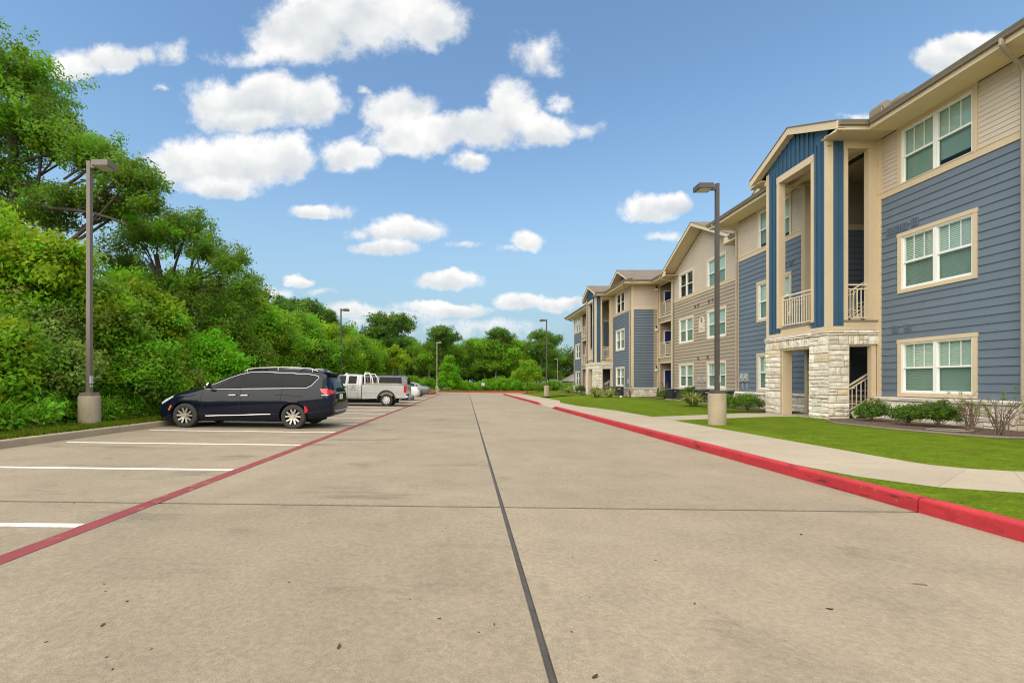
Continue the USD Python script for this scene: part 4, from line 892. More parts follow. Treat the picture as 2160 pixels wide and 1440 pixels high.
# eaves and roofs ----------------------------------------------------------------------------------
TE0, TE1, FE0, FE1 = T0 - .65, T1 + .65, F0 - .65, F1 + .65
def one(name, m, *bx): obj(name, MB().box(*bx), MAT[m], bld)
for a, b_ in ((1.8, TE0), (TE1, 22.5), (34.45, FE0), (FE1, 55.2)): one('fascia', 'trim', XE, XE + .03, a, b_, ZSOF - .01, 8.98)
for q in ((XE + .03, 14.05, 34.45, 34.48), (XE + .03, 14.05, 22.47, 22.5), (14.05, 14.08, 32.6, 34.449), (14.05, 14.08, 22.501, 24.4), (XE + .03, 19.9, 55.17, 55.2), (XE + .03, 19.9, 1.8, 1.83)): one('fascia', 'trim', *q, ZSOF - .01, 8.98)
for q in [(XE + .031, X1 - .045, a, b_) for a, b_ in ((1.84, TE0 + .03), (TE1 - .03, 22.46), (34.49, FE0 + .03), (FE1 - .03, 55.16))] + [(X1 - .044, 19.8, 1.84, 2.62), (X1 - .044, 19.8, 54.345, 55.16), (X1 - .044, XB - .06, 21.65, 22.46), (X1 - .044, XB - .06, 34.49, 35.30), (14.085, XB - .06, 32.6, 34.489), (14.085, XB - .06, 22.461, 24.4)]: one('soffit', 'soffit', *q, ZSOF, ZSOF + .02)
gu = MB(); gutter(gu, [(XE, 1.8), (XE, TE0 - .12)], [(-1, 0)]); obj('gutter', gu, MAT['gutter'], bld)
gu = MB(); gutter(gu, [(XE, TE1 + .12), (XE, 22.5), (14.05, 22.5), (14.05, 24.3)], [(-1, 0), (0, 1), (-1, 0)]); obj('gutter', gu, MAT['gutter'], bld)
gu = MB(); gutter(gu, [(14.05, 32.7), (14.05, 34.45), (XE, 34.45), (XE, FE0 - .12)], [(-1, 0), (0, -1), (-1, 0)]); obj('gutter', gu, MAT['gutter'], bld)
gu = MB(); gutter(gu, [(XE, FE1 + .12), (XE, 55.2), (14.5, 55.2)], [(-1, 0), (0, 1)]); obj('gutter', gu, MAT['gutter'], bld)
ro = MB(); XR_, ZR_ = 19.0, 10.44
def slope(x0, z0, x1, z1, ya, yb):
    v = [(x0, ya, z0), (x1, ya, z1), (x1, yb, z1), (x0, yb, z0)]; ro.add(v + [(x, y, z - .03) for x, y, z in v], BOXQ)
def rz(x): return 9.02 + (x - 11.93) * (ZR_ - 9.02) / (XR_ - 11.93)
slope(11.93, 9.02, XR_, ZR_, 1.78, 22.5); slope(11.93, 9.02, XR_, ZR_, 37.5, 55.2); slope(11.93, 9.02, 12.6, rz(12.6), 34.45, 37.5); slope(14.0, 9.03, XR_, 10.2, 22.5, 24.4); slope(14.0, 9.03, XR_, 10.2, 32.6, 34.45); slope(26, 9.0, XR_, ZR_, 1.78, 55.2)
obj('main_roof', ro, MAT['shingle'], bld)
v = MB(); v.box(12.0, 19.8, 1.8, 1.83, 8.98, 9.02); v.add([(11.93, 1.79, 9.0), (26, 1.79, 9.0), (XR_, 1.79, ZR_)], np.array([(0, 1, 2)])); v.add([(11.93, 55.19, 9.0), (26, 55.19, 9.0), (XR_, 55.19, ZR_)], np.array([(0, 1, 2)])); obj('end_gable', v, MAT['siding_tan'], bld)
# brown block's gable roof
def gable_roof(yc, hw, z0, z1, xf, xb_, thick=.035, rake='trim', face_x=None):
    q = group_part('gable_roof', bld)
    r2 = MB(); k = MB()
    for s in (-1, 1):
        e = yc + s * hw
        v = [(xf, yc, z1), (xb_, yc, z1), (xb_, e, z0), (xf, e, z0)]; r2.add(v + [(x, y, z - thick) for x, y, z in v], BOXQ)
        p = np.array([(yc, z1 - thick - .001), (e, z0 - thick - .001), (e, z0 - thick - .20), (yc, z1 - thick - .22)])
        v = [(xf + .02, y, z) for y, z in p] + [(xf + .055, y, z) for y, z in p]; k.add(v, [(0, 1, 2, 3), (7, 6, 5, 4), (0, 4, 5, 1), (3, 2, 6, 7), (1, 5, 6, 2)])
        v = [(xf + .056, yc, z1 - thick - .17), (face_x - .002, yc, z1 - thick - .17), (face_x - .002, e, z0 - thick - .17), (xf + .056, e, z0 - thick - .17)]; k.add(v + [(x, y, z + .02) for x, y, z in v], BOXQ)
    obj('roof', r2, MAT['shingle'], q); obj('rake_board', k, MAT[rake], q)
    return q
gable_roof(28.5, 4.15, 9.21, 11.28, 14.02, 19.5, face_x=XB)
for s in (-1, 1):                                                  # boxed ends at the gable's feet
    e = 28.5 + s * 4.15; one('eave_return', 'trim', 14.071, XB - .05, min(e, e - s * .75), max(e, e - s * .75), ZSOF - .0, ZSOF + .02); one('eave_return', 'trim', 14.04, 14.07, min(e, e - s * .5), max(e, e - s * .5), ZSOF, 9.1)
for yc, lab in ((17.4, 0), (37.45, 1)):                            # small cross gables over the wing ends
    q = gable_roof(yc, 3.0, 9.03, 10.47, 12.35, 19.0, face_x=12.95)
    f = MB(); f.poly(road_wall(12.97), Polygon([(yc - 2.6, 9.1), (yc + 2.6, 9.1), (yc, 10.28)]), -.05, 0); obj('gable_face', f, MAT['siding_brown'], q)
    f = MB()
    for i in range(7): z = 9.45 + i * .085; h_ = (10.08 - z) / .48; f.wbox(road_wall(12.93), yc - h_, yc + h_, z, z + .05, -.03, .0)
    obj('gable_vent', f, MAT['dark_gap'], q)
rv = MB()
for y, x in ((13.95, 12.7), (13.7, 13.0)): rv.box(x - .18, x + .18, y - .2, y + .2, rz(x) - .05, rz(x) + .44); rv.tube([(x, y - .22, rz(x) + .44), (x, y + .22, rz(x) + .44)], .15, 10)
obj('roof_vent', rv, MAT['gutter'], bld)

# downspouts ---------------------------------------------------------------------------------------
def downspout(P, m='downspout', w=.075):
    b = MB(); b.tube(P, w * .62, 8); obj('downspout', b.fixed(), MAT[m], bld, smooth=40)
def spout(xe, xw, ye, yw, zt=8.9, m='downspout', zb=.25, foot=(-.25, 0)):
    downspout([(xe, ye, zt), (xe, ye, zt - .12), (xe + (xw - xe) * .15, ye + (yw - ye) * .15, zt - .22), (xe + (xw - xe) * .85, ye + (yw - ye) * .85, zt - .42), (xw, yw, zt - .54), (xw, yw, zt - .8), (xw, yw, 4), (xw, yw, zb + .55), (xw + foot[0] * .2, yw + foot[1] * .2, zb + .4), (xw + foot[0], yw + foot[1], zb)], m)
spout(11.93, X1 - .10, 10.15, 10.42)
spout(11.93, X1 - .10, 22.1, 21.52)
spout(13.98, XB - .12, 23.5, 24.9)
spout(13.98, XB - .12, 32.9, 32.62)
spout(11.93, X1 - .10, 34.75, 35.6)
spout(12.4, X1 + .2, 55.25, 54.5, 8.9, 'lamp_dark')
# vents, meters, plaque, wall lights ----------------------------------------------------------------
def vent(mp, u, z, w=.22, h=.22, m='vent_blue'):
    b = MB(); k = .025
    b.wbox(mp, u - w / 2, u + w / 2, z - h / 2, z - h / 2 + k, 0, .045); b.wbox(mp, u - w / 2, u + w / 2, z + h / 2 - k, z + h / 2, 0, .045); b.wbox(mp, u - w / 2, u - w / 2 + k, z - h / 2 + k, z + h / 2 - k, 0, .045); b.wbox(mp, u + w / 2 - k, u + w / 2, z - h / 2 + k, z + h / 2 - k, 0, .045)
    b.wbox(mp, u - w / 2 + k, u + w / 2 - k, z - h / 2 + k, z + h / 2 - k, 0, .030)
    for i in range(4): zz = z - h / 2 + k + (h - 2 * k) * (i + .5) / 4; b.wbox(mp, u - w / 2 + k, u + w / 2 - k, zz - .008, zz + .012, .030, .040)
    obj('vent', b, MAT[m], bld)
for u in (13.78, 13.55, 13.32): vent(RW, u, 5.80, .20, .22)
vent(RW, 13.02, 5.83, .22, .24)
for u in (13.62, 13.22): vent(RW, u, 2.83, .20, .20)
for u in (18.75, 18.35, 17.98): vent(RW, u, 5.95, .2, .2)
for u, z in ((29.6, 6.15), (29.2, 6.17), (27.9, 6.2), (27.5, 6.22), (29.2, 2.75), (28.05, 2.78)): vent(RB_, u, z, .2, .2, 'vent_brown')
vent(RW, 39.3, 6.1, .2, .2); vent(RW, 53.8, 6.0, .2, .2)
def meter(mp, u, z):
    b = MB(); b.wbox(mp, u - .11, u + .11, z - .17, z + .05, 0, .12); b.wbox(mp, u - .085, u + .085, z + .05, z + .20, 0, .10); b.wbox(mp, u - .02, u + .02, z - .5, z - .17, 0, .04); q = obj('meter_box', b, MAT['metal_grey'], bld)
    b = MB(); b.wbox(mp, u - .06, u + .06, z - .13, z - .03, .12, .128); obj('meter_window', b, MAT['ink_grey'], q)
for mp, u, z in ((RW, 21.12, 1.45), (RW, 20.8, 1.45), (RB_, 29.05, 1.42), (RB_, 28.35, 1.42), (RW, 35.95, 1.3), (RW, 20.0 - 19, 1.4)): meter(mp, u, z)
# number plaque: arched pale board with a dark square emblem and lines of small print
PL = RB_
b = MB(); a = np.linspace(0, np.pi, 12); b.poly(PL, Polygon([(28.42, 4.40), (29.12, 4.40), (29.12, 5.05)] + [(28.77 + .35 * np.cos(t), 5.05 + .36 * np.sin(t)) for t in a] + [(28.42, 5.05)]), .0, .04); pq = obj('number_plaque', b, MAT['trim_light'], bld)
b = MB(); b.wbox(PL, 28.67, 28.89, 5.02, 5.32, .04, .046)
for i, (u0_, u1_) in enumerate(((28.52, 28.72), (28.80, 29.02), (28.50, 28.70), (28.78, 29.0), (28.52, 29.0), (28.55, 28.98))): b.wbox(PL, u0_, u1_, 4.93 - i * .085, 4.955 - i * .085, .04, .045)
obj('plaque_print', b, MAT['ink_grey'], pq)
for z in (8.42, 5.33, 2.22):
    b = MB(); b.wbox(CW, 14.63, 14.83, z - .14, z + .14, .02, .05); q = obj('wall_lamp', b, MAT['trim_light'], bld)
    b = MB(); b.wbox(CW, 14.655, 14.805, z - .10, z + .06, .05, .17); obj('lamp_shade', b, MAT['white_paint'], q)
    b = MB(); b.wbox(CW, 14.64, 14.82, z + .06, z + .085, .05, .185); b.wbox(CW, 14.70, 14.76, z + .085, z + .30, .04, .08); obj('lamp_cap', b, MAT['lamp_dark'], q)

# far house at right -------------------------------------------------------------------------------
h = thing('far_house', 'small tan house with a grey roof glimpsed behind the end of the apartments', 'house', (22.4, 84, -.3))
b = MB(); b.box(-4, 6, -4, 4, 0, 1.75); b.box(-4.2, -4, -3.5, -2.5, 0, 1.5); obj('wall', b, MAT['house_wall'], h)
b = MB(); v = [(-4.5, -4.5, 1.7), (6.5, -4.5, 1.7), (6.5, 4.5, 1.7), (-4.5, 4.5, 1.7), (-1, 0, 3.9), (4, 0, 3.9)]; b.add(v, np.array([(0, 1, 5), (0, 5, 4), (1, 2, 5), (2, 3, 4), (2, 4, 5), (3, 0, 4), (0, 3, 2), (0, 2, 1)])); obj('roof', b, MAT['house_roof'], h)
b = MB(); b.box(1.0, 1.6, -4.02, -3.99, .7, 1.4); obj('window', b, MAT['car_glass'], h)
# ------------------------------------------------------------------ vehicles
def section(p, K=26):
    """half section, from the underside's middle to the roof's middle: (half width, z)."""
    zb, zs, zt, hb, hm, hs, hr, dr = p; ze = zt - dr; dz = zs - zb
    pts = np.array([(0, zb), (hb * .8, zb), (hb, zb + .04), (hb + (hm - hb) * .7, zb + .22 * dz), (hm, zb + .55 * dz), (hm - .005, zb + .78 * dz), (hs + .012, zs - .03), (hs, zs),
                    (hs + (hr - hs) * .28, zs + (ze - zs) * .35), (hs + (hr - hs) * .66, zs + (ze - zs) * .74), (hr, ze), (hr * .82, ze + dr * .55), (hr * .45, ze + dr * .9), (0, zt)])
    t = np.r_[0, np.cumsum(np.linalg.norm(np.diff(pts, axis=0), axis=1) + 1e-6)]
    f = PchipInterpolator(t, pts); return f(np.unique(np.r_[np.linspace(0, t[-1], K), t]))[:]
class Body:
    def __init__(s, S, keys, n=56):
        S = np.asarray(S, float); A = np.array(keys, float)
        f = PchipInterpolator(S, A); u = np.unique(np.r_[np.linspace(S[0], S[-1], n), S]); K = 40
        rings = []
        for x in u:
            h = section(f(x)); tt = np.r_[0, np.cumsum(np.linalg.norm(np.diff(h, axis=0), axis=1))]; g = np.linspace(0, 1, K)
            h = np.c_[np.interp(g, tt / tt[-1], h[:, 0]), np.interp(g, tt / tt[-1], h[:, 1])]
            full = np.vstack([h, np.c_[-h[::-1][1:-1, 0], h[::-1][1:-1, 1]]])
            rings.append(np.c_[np.full(len(full), x), full])
        k = len(rings[0]); V = np.vstack(rings); n_ = len(rings)
        i = np.arange(n_ - 1)[:, None] * k; j = np.arange(k)[None]; q = (j + 1) % k
        F = np.stack([i + j, i + q, i + k + q, i + k + j], -1).reshape(-1, 4)
        F = np.vstack([F[:, [0, 1, 2]], F[:, [0, 2, 3]]])
        c0, c1 = len(V), len(V) + 1; V = np.vstack([V, rings[0].mean(0), rings[-1].mean(0)]); jj = np.arange(k)
        F = np.vstack([F, np.c_[(jj + 1) % k, jj, np.full(k, c0)], np.c_[(n_ - 1) * k + jj, (n_ - 1) * k + (jj + 1) % k, np.full(k, c1)]])
        s.m = trimesh.Trimesh(V, F, process=False); trimesh.repair.fix_normals(s.m)
        s.shell = s.m
    def cut(s, wheels, ra, depth=.34, hw=1.0):
        def mf(t): return manifold3d.Manifold(manifold3d.Mesh(np.asarray(t.vertices, np.float32), np.asarray(t.faces, np.uint32)))
        b = mf(s.m)
        for x, z in wheels:
            for sd in (-1, 1):
                c = trimesh.creation.cylinder(ra, depth, sections=40); c.apply_transform(trimesh.transformations.rotation_matrix(np.pi / 2, [1, 0, 0])); c.apply_translation([x, sd * (hw + .05 - depth / 2 + .03), z]); b = b - mf(c)
        m = b.to_mesh(); s.shell = trimesh.Trimesh(m.vert_properties[:, :3], m.tri_verts, process=False)
    def hit(s, O, D, fallback):
        O = np.asarray(O, float); D = np.broadcast_to(np.asarray(D, float), O.shape)
        loc, idx, _ = s.m.ray.intersects_location(O, D, multiple_hits=False)
        out = np.full(len(O), np.nan); out[idx] = loc[:, fallback]
        if np.isnan(out).any():
            ok = ~np.isnan(out); 
            for k in np.where(~ok)[0]: out[k] = out[ok][np.argmin(((O[ok] - O[k]) ** 2).sum(1))]
        return out
    def side(s, P, sd, off=.004):
        P = np.asarray(P, float); y = s.hit(np.c_[P[:, 0], np.full(len(P), sd * 4.), P[:, 1]], (0, -sd, 0), 1); return np.c_[P[:, 0], y + sd * off, P[:, 1]]
    def rear(s, P, off=.004):
        P = np.asarray(P, float); x = s.hit(np.c_[np.full(len(P), 12.), P[:, 0], P[:, 1]], (-1, 0, 0), 0); return np.c_[x + off, P]
    def front(s, P, off=.004):
        P = np.asarray(P, float); x = s.hit(np.c_[np.full(len(P), -6.), P[:, 0], P[:, 1]], (1, 0, 0), 0); return np.c_[x - off, P]
    def patch(s, poly, how, step=.07, **k):
        P = Polygon(poly).buffer(0); e = np.asarray(P.exterior.segmentize(step).coords)[:-1]; x0, y0, x1, y1 = P.bounds
        g = np.stack(np.meshgrid(np.arange(x0 + step / 2, x1, step), np.arange(y0 + step / 2, y1, step)), -1).reshape(-1, 2)
        inn = shapely.contains_xy(P.buffer(-step * .35), g[:, 0], g[:, 1]); Q = np.vstack([e, g[inn]]); T = Delaunay(Q).simplices; c = Q[T].mean(1)
        T = T[shapely.contains_xy(P, c[:, 0], c[:, 1])]; V = how(Q, **k); b = MB(); b.add(V, T); return b
    def line(s, pts, how, r, n=6, step=.06, **k):
        e = np.asarray(shapely.LineString(pts).segmentize(step).coords); b = MB(); b.tube(how(e, **k), r, n); return b

def wheel(parent, x, y, z, r, rr, w, sd, style, rim='alloy'):
    """sd: side that the rim faces. a part of its own with tyre, rim and hub."""
    g_ = group_part('wheel', parent); out = sd
    T = lathe([(rr, -w * .46), (rr + .02, -w * .5), (r - .035, -w * .5), (r - .008, -w * .40), (r, -w * .25), (r, w * .25), (r - .008, w * .40), (r - .035, w * .5), (rr + .02, w * .5), (rr, w * .46), (rr, -w * .46)], 36, 'y')
    T.apply_translation([x, y, z]); obj('tyre', T, MAT['rubber'], g_, smooth=40)
    b = lathe([(rr + .004, -w * .44), (rr + .004, w * .46), (rr - .018, w * .48), (rr - .03, w * .30), (rr - .05, -w * .3), (0, -w * .32), (0, -w * .36), (rr - .02, -w * .44), (rr + .004, -w * .44)], 32, 'y')
    if out < 0: b.apply_transform(np.diag([1, -1, 1, 1])); b.invert()
    b.apply_translation([x, y, z]); obj('rim_barrel', b, MAT['under' if style != 'steel' else rim], g_, smooth=30)
    m = MB(); yo = y + out * w * .40
    def P(a, q, d=0): return np.array([x + q * np.cos(a), yo - out * d, z + q * np.sin(a)])
    if style == 'split':
        for k in range(5):
            a = k * 2 * np.pi / 5 + .3
            for ss in (-1, 1): m.bar(P(a + ss * .10, .045, .02), P(a + ss * .30, rr - .012, 0), .050, .04, up=(0, 1, 0))
            pass
    elif style == 'steel':
        for k in range(8):
            a = k * np.pi / 4; m.bar(P(a, .08, .0), P(a, rr - .02, .03), .075, .04, up=(0, 1, 0))
    else:
        for k in range(7):
            a = k * 2 * np.pi / 7; m.bar(P(a, .04, .02), P(a, rr - .01, 0), .05, .035, up=(0, 1, 0))
    ring = [P(a, rr - .004, .0) for a in np.linspace(0, 2 * np.pi, 33)]; m.tube(ring, .014, 6, cap=False)
    obj('rim', m, MAT[rim], g_)
    hb = trimesh.creation.cylinder(.052 if style != 'steel' else .085, .05, sections=20); hb.apply_transform(trimesh.transformations.rotation_matrix(np.pi / 2, [1, 0, 0])); hb.apply_translation([x, yo - out * .005, z]); obj('hub_cap', hb, MAT[rim], g_, smooth=30)

def vehicle(name, label, cat, xf, yc, body, wheels, r, rr, style, paint, glass_polys, hw, group='cars parked nose in along the woods', rim='alloy', arch=.0):
    z0 = float(zr(max(xf, -9), yc)) + .012 * (xf + 9 if xf < -9 else 0) * 0
    t = thing(name, label, cat, (xf, yc, z0), 0, group, None, (1, 1, 1), .69)
    body.cut([(x, r) for x in wheels], r + .055 + arch, hw=hw)
    obj('body', body.shell, MAT[paint], t, smooth=38)
    ub = MB(); ub.box(wheels[0] - .5, wheels[1] + .5, -hw + .42, hw - .42, .17, .55); obj('underbody', ub, MAT['under'], t)
    for x in wheels:
        for sd in (-1, 1): wheel(t, x, sd * (hw - .125), r, r, rr, .225, sd, style, rim)
    for sd in (-1, 1):
        for g_ in glass_polys: obj('side_window', body.patch(g_, body.side, sd=sd, off=.006), MAT['car_glass'], t, smooth=True)
    return t
# the minivan --------------------------------------------------------------------------------------
S = [0, .06, .2, .45, .8, 1.15, 1.42, 1.9, 2.35, 2.8, 3.5, 4.2, 4.65, 4.92, 5.03, 5.11, 5.155, 5.18]
#        zb    zs    zt    hb    hm    hs    hr    drop
KV = [(.34, .52, .64, .40, .48, .46, .34, .04), (.27, .64, .78, .62, .70, .66, .5, .05), (.22, .74, .88, .76, .84, .78, .60, .05), (.19, .84, .985, .86, .93, .88, .70, .06), (.18, .94, 1.09, .90, .985, .935, .76, .07), (.18, 1.01, 1.165, .90, 1.0, .95, .79, .07),
      (.18, 1.06, 1.225, .90, 1.005, .955, .79, .07), (.18, 1.09, 1.45, .90, 1.008, .955, .70, .06), (.18, 1.115, 1.635, .90, 1.01, .955, .67, .07), (.18, 1.13, 1.715, .90, 1.01, .955, .675, .075), (.19, 1.14, 1.745, .90, 1.01, .953, .68, .075), (.20, 1.16, 1.735, .90, 1.008, .945, .67, .075),
      (.26, 1.165, 1.70, .87, .985, .915, .655, .08), (.31, 1.165, 1.635, .83, .955, .88, .635, .09), (.34, 1.12, 1.43, .80, .93, .85, .62, .09), (.37, 1.0, 1.18, .77, .905, .81, .62, .07), (.41, .84, 1.0, .70, .86, .75, .60, .05), (.46, .70, .82, .58, .74, .62, .50, .04)]
vb = Body(S, KV, 70)
GV = [[(1.56, 1.125), (1.90, 1.12), (2.52, 1.145), (2.55, 1.545), (2.46, 1.525), (2.10, 1.40), (1.80, 1.262), (1.60, 1.175)],
      [(2.70, 1.15), (3.62, 1.165), (3.66, 1.585), (2.97, 1.60), (2.76, 1.588)], [(3.80, 1.172), (4.40, 1.185), (4.52, 1.25), (4.69, 1.47), (4.66, 1.505), (4.48, 1.543), (3.84, 1.578)]]
van = vehicle('minivan', 'dark navy minivan with chrome window trim and silver roof rails', 'minivan', -9.03, 13.97, vb, (.98, 4.07), .352, .235, 'split', 'paint_navy', GV, 1.005)
outline = [(1.42, 1.15), (1.52, 1.098), (1.9, 1.102), (2.56, 1.13), (3.78, 1.152), (4.41, 1.165), (4.55, 1.235), (4.735, 1.47), (4.70, 1.522), (4.49, 1.562), (3.73, 1.602), (2.965, 1.618), (2.71, 1.603), (2.457, 1.55), (2.10, 1.425), (1.80, 1.285), (1.55, 1.195), (1.42, 1.15)]
for sd in (-1, 1):
    obj('window_pillars', vb.patch(outline, vb.side, sd=sd, off=.002), MAT['car_glass'], van, smooth=True)
    obj('chrome_surround', vb.line(outline, vb.side, .0095, sd=sd, off=.006), MAT['chrome'], van, smooth=True)
    for L_ in ([(1.47, 1.10), (1.45, .80), (1.50, .45), (1.55, .22)], [(2.57, 1.13), (2.57, .7), (2.555, .22)], [(3.76, 1.15), (3.72, .85), (3.62, .66)], [(2.60, 1.55), (2.66, 1.14)], [(3.73, 1.59), (3.70, 1.16)], [(1.55, .215), (3.6, .215)], [(4.86, 1.0), (4.80, .78), (5.0, .70)]):
        obj('panel_seam', vb.line(L_, vb.side, .0045, 5, sd=sd, off=.001), MAT['under'], van)
    obj('door_track', vb.line([(3.55, .965), (3.9, .965), (4.35, .93)], vb.side, .008, 5, sd=sd, off=.0), MAT['under'], van)
    obj('sill_trim', vb.line([(1.57, .345), (3.43, .415)], vb.side, .019, 6, sd=sd, off=.006), MAT['chrome'], van, smooth=True)
    for s_ in (2.36, 2.70):
        q = vb.side([(s_, .945)], sd)[0]; b = MB(); b.bar(q + [-.10, sd * .035, .006], q + [.10, sd * .035, .012], .026, .034); b.bar(q + [-.09, sd * .0, .0], q + [-.07, sd * .035, .006], .025); b.bar(q + [.09, 0, .01], q + [.07, sd * .035, .01], .025); obj('door_handle', b, MAT['chrome'], van)
    obj('tail_light', vb.patch([(4.80, 1.15), (4.90, 1.16), (5.02, 1.155), (5.06, 1.12), (5.10, 1.04), (5.06, .985), (4.98, .985), (4.88, 1.05)], vb.side, .04, sd=sd, off=.008), MAT['tail_red'], van, smooth=True)
    q = vb.rear([(sd * yy, z) for yy, z in ((.60, 1.06),)], .0)
    obj('tail_light', vb.patch([(sd * .52, 1.10), (sd * .84, 1.13), (sd * .84, 1.0), (sd * .62, 1.02)], vb.rear, .04, off=.008), MAT['tail_red'], van, smooth=True)
    obj('tail_light_trim', vb.line([(4.86, .985), (5.0, .965), (5.09, .97)], vb.side, .010, 5, sd=sd, off=.004), MAT['chrome'], van)
    obj('side_marker', vb.patch([(4.40, .47), (4.45, .46), (4.50, .54), (4.44, .66), (4.40, .66)], vb.side, .03, sd=sd, off=.006), MAT['tail_red'], van)
    obj('side_marker', vb.patch([(.47, .50), (.52, .49), (.60, .62), (.56, .66)], vb.side, .03, sd=sd, off=.006), MAT['amber'], van)
    obj('head_light', vb.patch([(.20, .70), (.36, .80), (.62, .93), (.60, .86), (.40, .74), (.26, .66)], vb.side, .04, sd=sd, off=.006), MAT['lamp_clear'], van, smooth=True)
    obj('corner_window', vb.patch([(4.86, 1.18), (4.94, 1.17), (4.965, 1.36), (4.93, 1.47), (4.84, 1.40)], vb.side, .04, sd=sd, off=.006), MAT['car_glass'], van, smooth=True)
    q = vb.side([(1.70, 1.13)], sd)[0]; mr = trimesh.creation.icosphere(2, 1.0); mr.vertices *= [.085, .105, .085]; mr.vertices[mr.vertices[:, 0] > .03, 0] = .03
    mr.apply_translation(q + [0, sd * .13, .085]); mp_ = obj('mirror', mr, MAT['plastic'], van, smooth=40)
    k = mr.copy(); kk = k.vertices[:, 2] > q[2] + .085; k.vertices = (k.vertices - (q + [0, sd * .13, .085])) * [1.03, 1.03, 1.04] + (q + [0, sd * .13, .09]); k.update_faces((k.vertices[k.faces][:, :, 2].mean(1) > q[2] + .105) & (k.vertices[k.faces][:, :, 0].mean(1) < q[0] + .025)); obj('mirror_cap', k, MAT['chrome'], mp_, smooth=True)
    b = MB(); b.bar(q + [0, -sd * .01, -.01], q + [0, sd * .09, .04], .05, .03); obj('mirror_arm', b, MAT['plastic'], mp_)
    b = MB(); R = np.array([(s_, z) for s_, z in ((2.52, 1.635), (2.62, 1.70), (2.85, 1.735), (3.5, 1.765), (4.1, 1.76), (4.45, 1.735), (4.66, 1.665))]); b.tube(np.c_[R[:, 0], np.full(len(R), sd * .625), R[:, 1]], .018, 8)
    for s_ in (2.6, 3.5, 4.5): b.bar((s_, sd * .625, 1.62), (s_, sd * .625, np.interp(s_, R[:, 0], R[:, 1])), .05, .02)
    obj('roof_rail', b, MAT['alloy'], van, smooth=35)
for s_ in (3.05, 4.12): b = MB(); b.bar((s_, -.62, 1.785), (s_, .62, 1.785), .05, .022); obj('cross_bar', b, MAT['plastic'], van)
obj('windscreen', vb.patch([(-.62, 1.22), (.62, 1.22), (.56, 1.55), (0, 1.60), (-.56, 1.55)], vb.front, off=.006), MAT['car_glass'], van, smooth=True)
obj('grille', vb.patch([(-.5, .58), (.5, .58), (.45, .68), (-.45, .68)], vb.front, off=.006), MAT['plastic'], van, smooth=True)
obj('rear_window', vb.patch([(-.66, 1.17), (.66, 1.17), (.60, 1.40), (.54, 1.565), (-.54, 1.565), (-.60, 1.40)], vb.rear, off=.006), MAT['car_glass'], van, smooth=True)
b = MB(); v = [(4.82, -.60, 1.655), (5.10, -.54, 1.60), (5.10, .54, 1.60), (4.82, .60, 1.655)]; b.add(v + [(x, y, z - .03) for x, y, z in v], BOXQ); obj('spoiler', b, MAT['paint_navy'], van)
q = vb.rear([(0, .90)], 0)[0]; b = MB(); b.box(q[0] + .004, q[0] + .016, -.155, .155, .84, 1.0); obj('number_plate', b, MAT['plate'], van)
obj('hatch_trim', vb.line([(-.5, 1.03), (0, 1.04), (.5, 1.03)], vb.rear, .012, 6, off=.006), MAT['chrome'], van)
obj('bumper_trim', vb.line([(-.72, .52), (-.4, .50), (.4, .50), (.72, .52)], vb.rear, .014, 6, off=.006), MAT['chrome'], van)
obj('hatch_seam', vb.line([(-.72, .72), (.72, .72)], vb.rear, .006, 5, off=.0), MAT['under'], van)
obj('tail_badge', vb.patch([(-.62, .80), (-.48, .80), (-.48, .825), (-.62, .825)], vb.rear, .03, off=.006), MAT['chrome'], van)
b = MB(); b.add([(4.55, -.012, 1.70), (4.75, -.012, 1.69), (4.75, .012, 1.69), (4.55, .012, 1.70), (4.70, -.004, 1.76), (4.75, -.004, 1.755), (4.75, .004, 1.755), (4.70, .004, 1.76)], BOXQ); obj('aerial_fin', b, MAT['paint_navy'], van)

# the pickup ---------------------------------------------------------------------------------------
S = [0, .05, .2, .6, 1.15, 1.30, 1.75, 2.05, 2.6, 3.1, 3.33, 3.38]
KT = [(.45, .80, .95, .80, .88, .86, .78, .04), (.42, .92, 1.10, .88, .95, .93, .84, .05), (.40, 1.0, 1.15, .92, .98, .97, .86, .05), (.40, 1.08, 1.22, .94, 1.0, .985, .86, .05), (.40, 1.16, 1.27, .95, 1.0, .985, .84, .06), (.40, 1.20, 1.33, .95, 1.0, .98, .80, .06),
      (.40, 1.25, 1.70, .95, 1.0, .975, .72, .06), (.40, 1.26, 1.83, .95, 1.0, .975, .72, .06), (.40, 1.27, 1.87, .95, 1.0, .975, .735, .06), (.40, 1.27, 1.86, .95, 1.0, .975, .73, .06), (.40, 1.27, 1.83, .95, 1.0, .975, .72, .07), (.42, 1.26, 1.78, .93, .98, .96, .70, .07)]
tb = Body(S, KT, 50)
GT = [[(1.62, 1.32), (2.44, 1.315), (2.44, 1.75), (2.08, 1.75), (1.92, 1.68)], [(2.62, 1.315), (3.07, 1.315), (3.08, 1.73), (2.64, 1.75)]]
tr = vehicle('pickup_truck', 'silver crew cab pickup truck with a rack hoop and boards over its bed', 'pickup truck', -9.5, 27.4, tb, (.94, 4.84), .365, .215, 'steel', 'paint_silver', GT, 1.0, rim='lamp_clear', arch=.03)
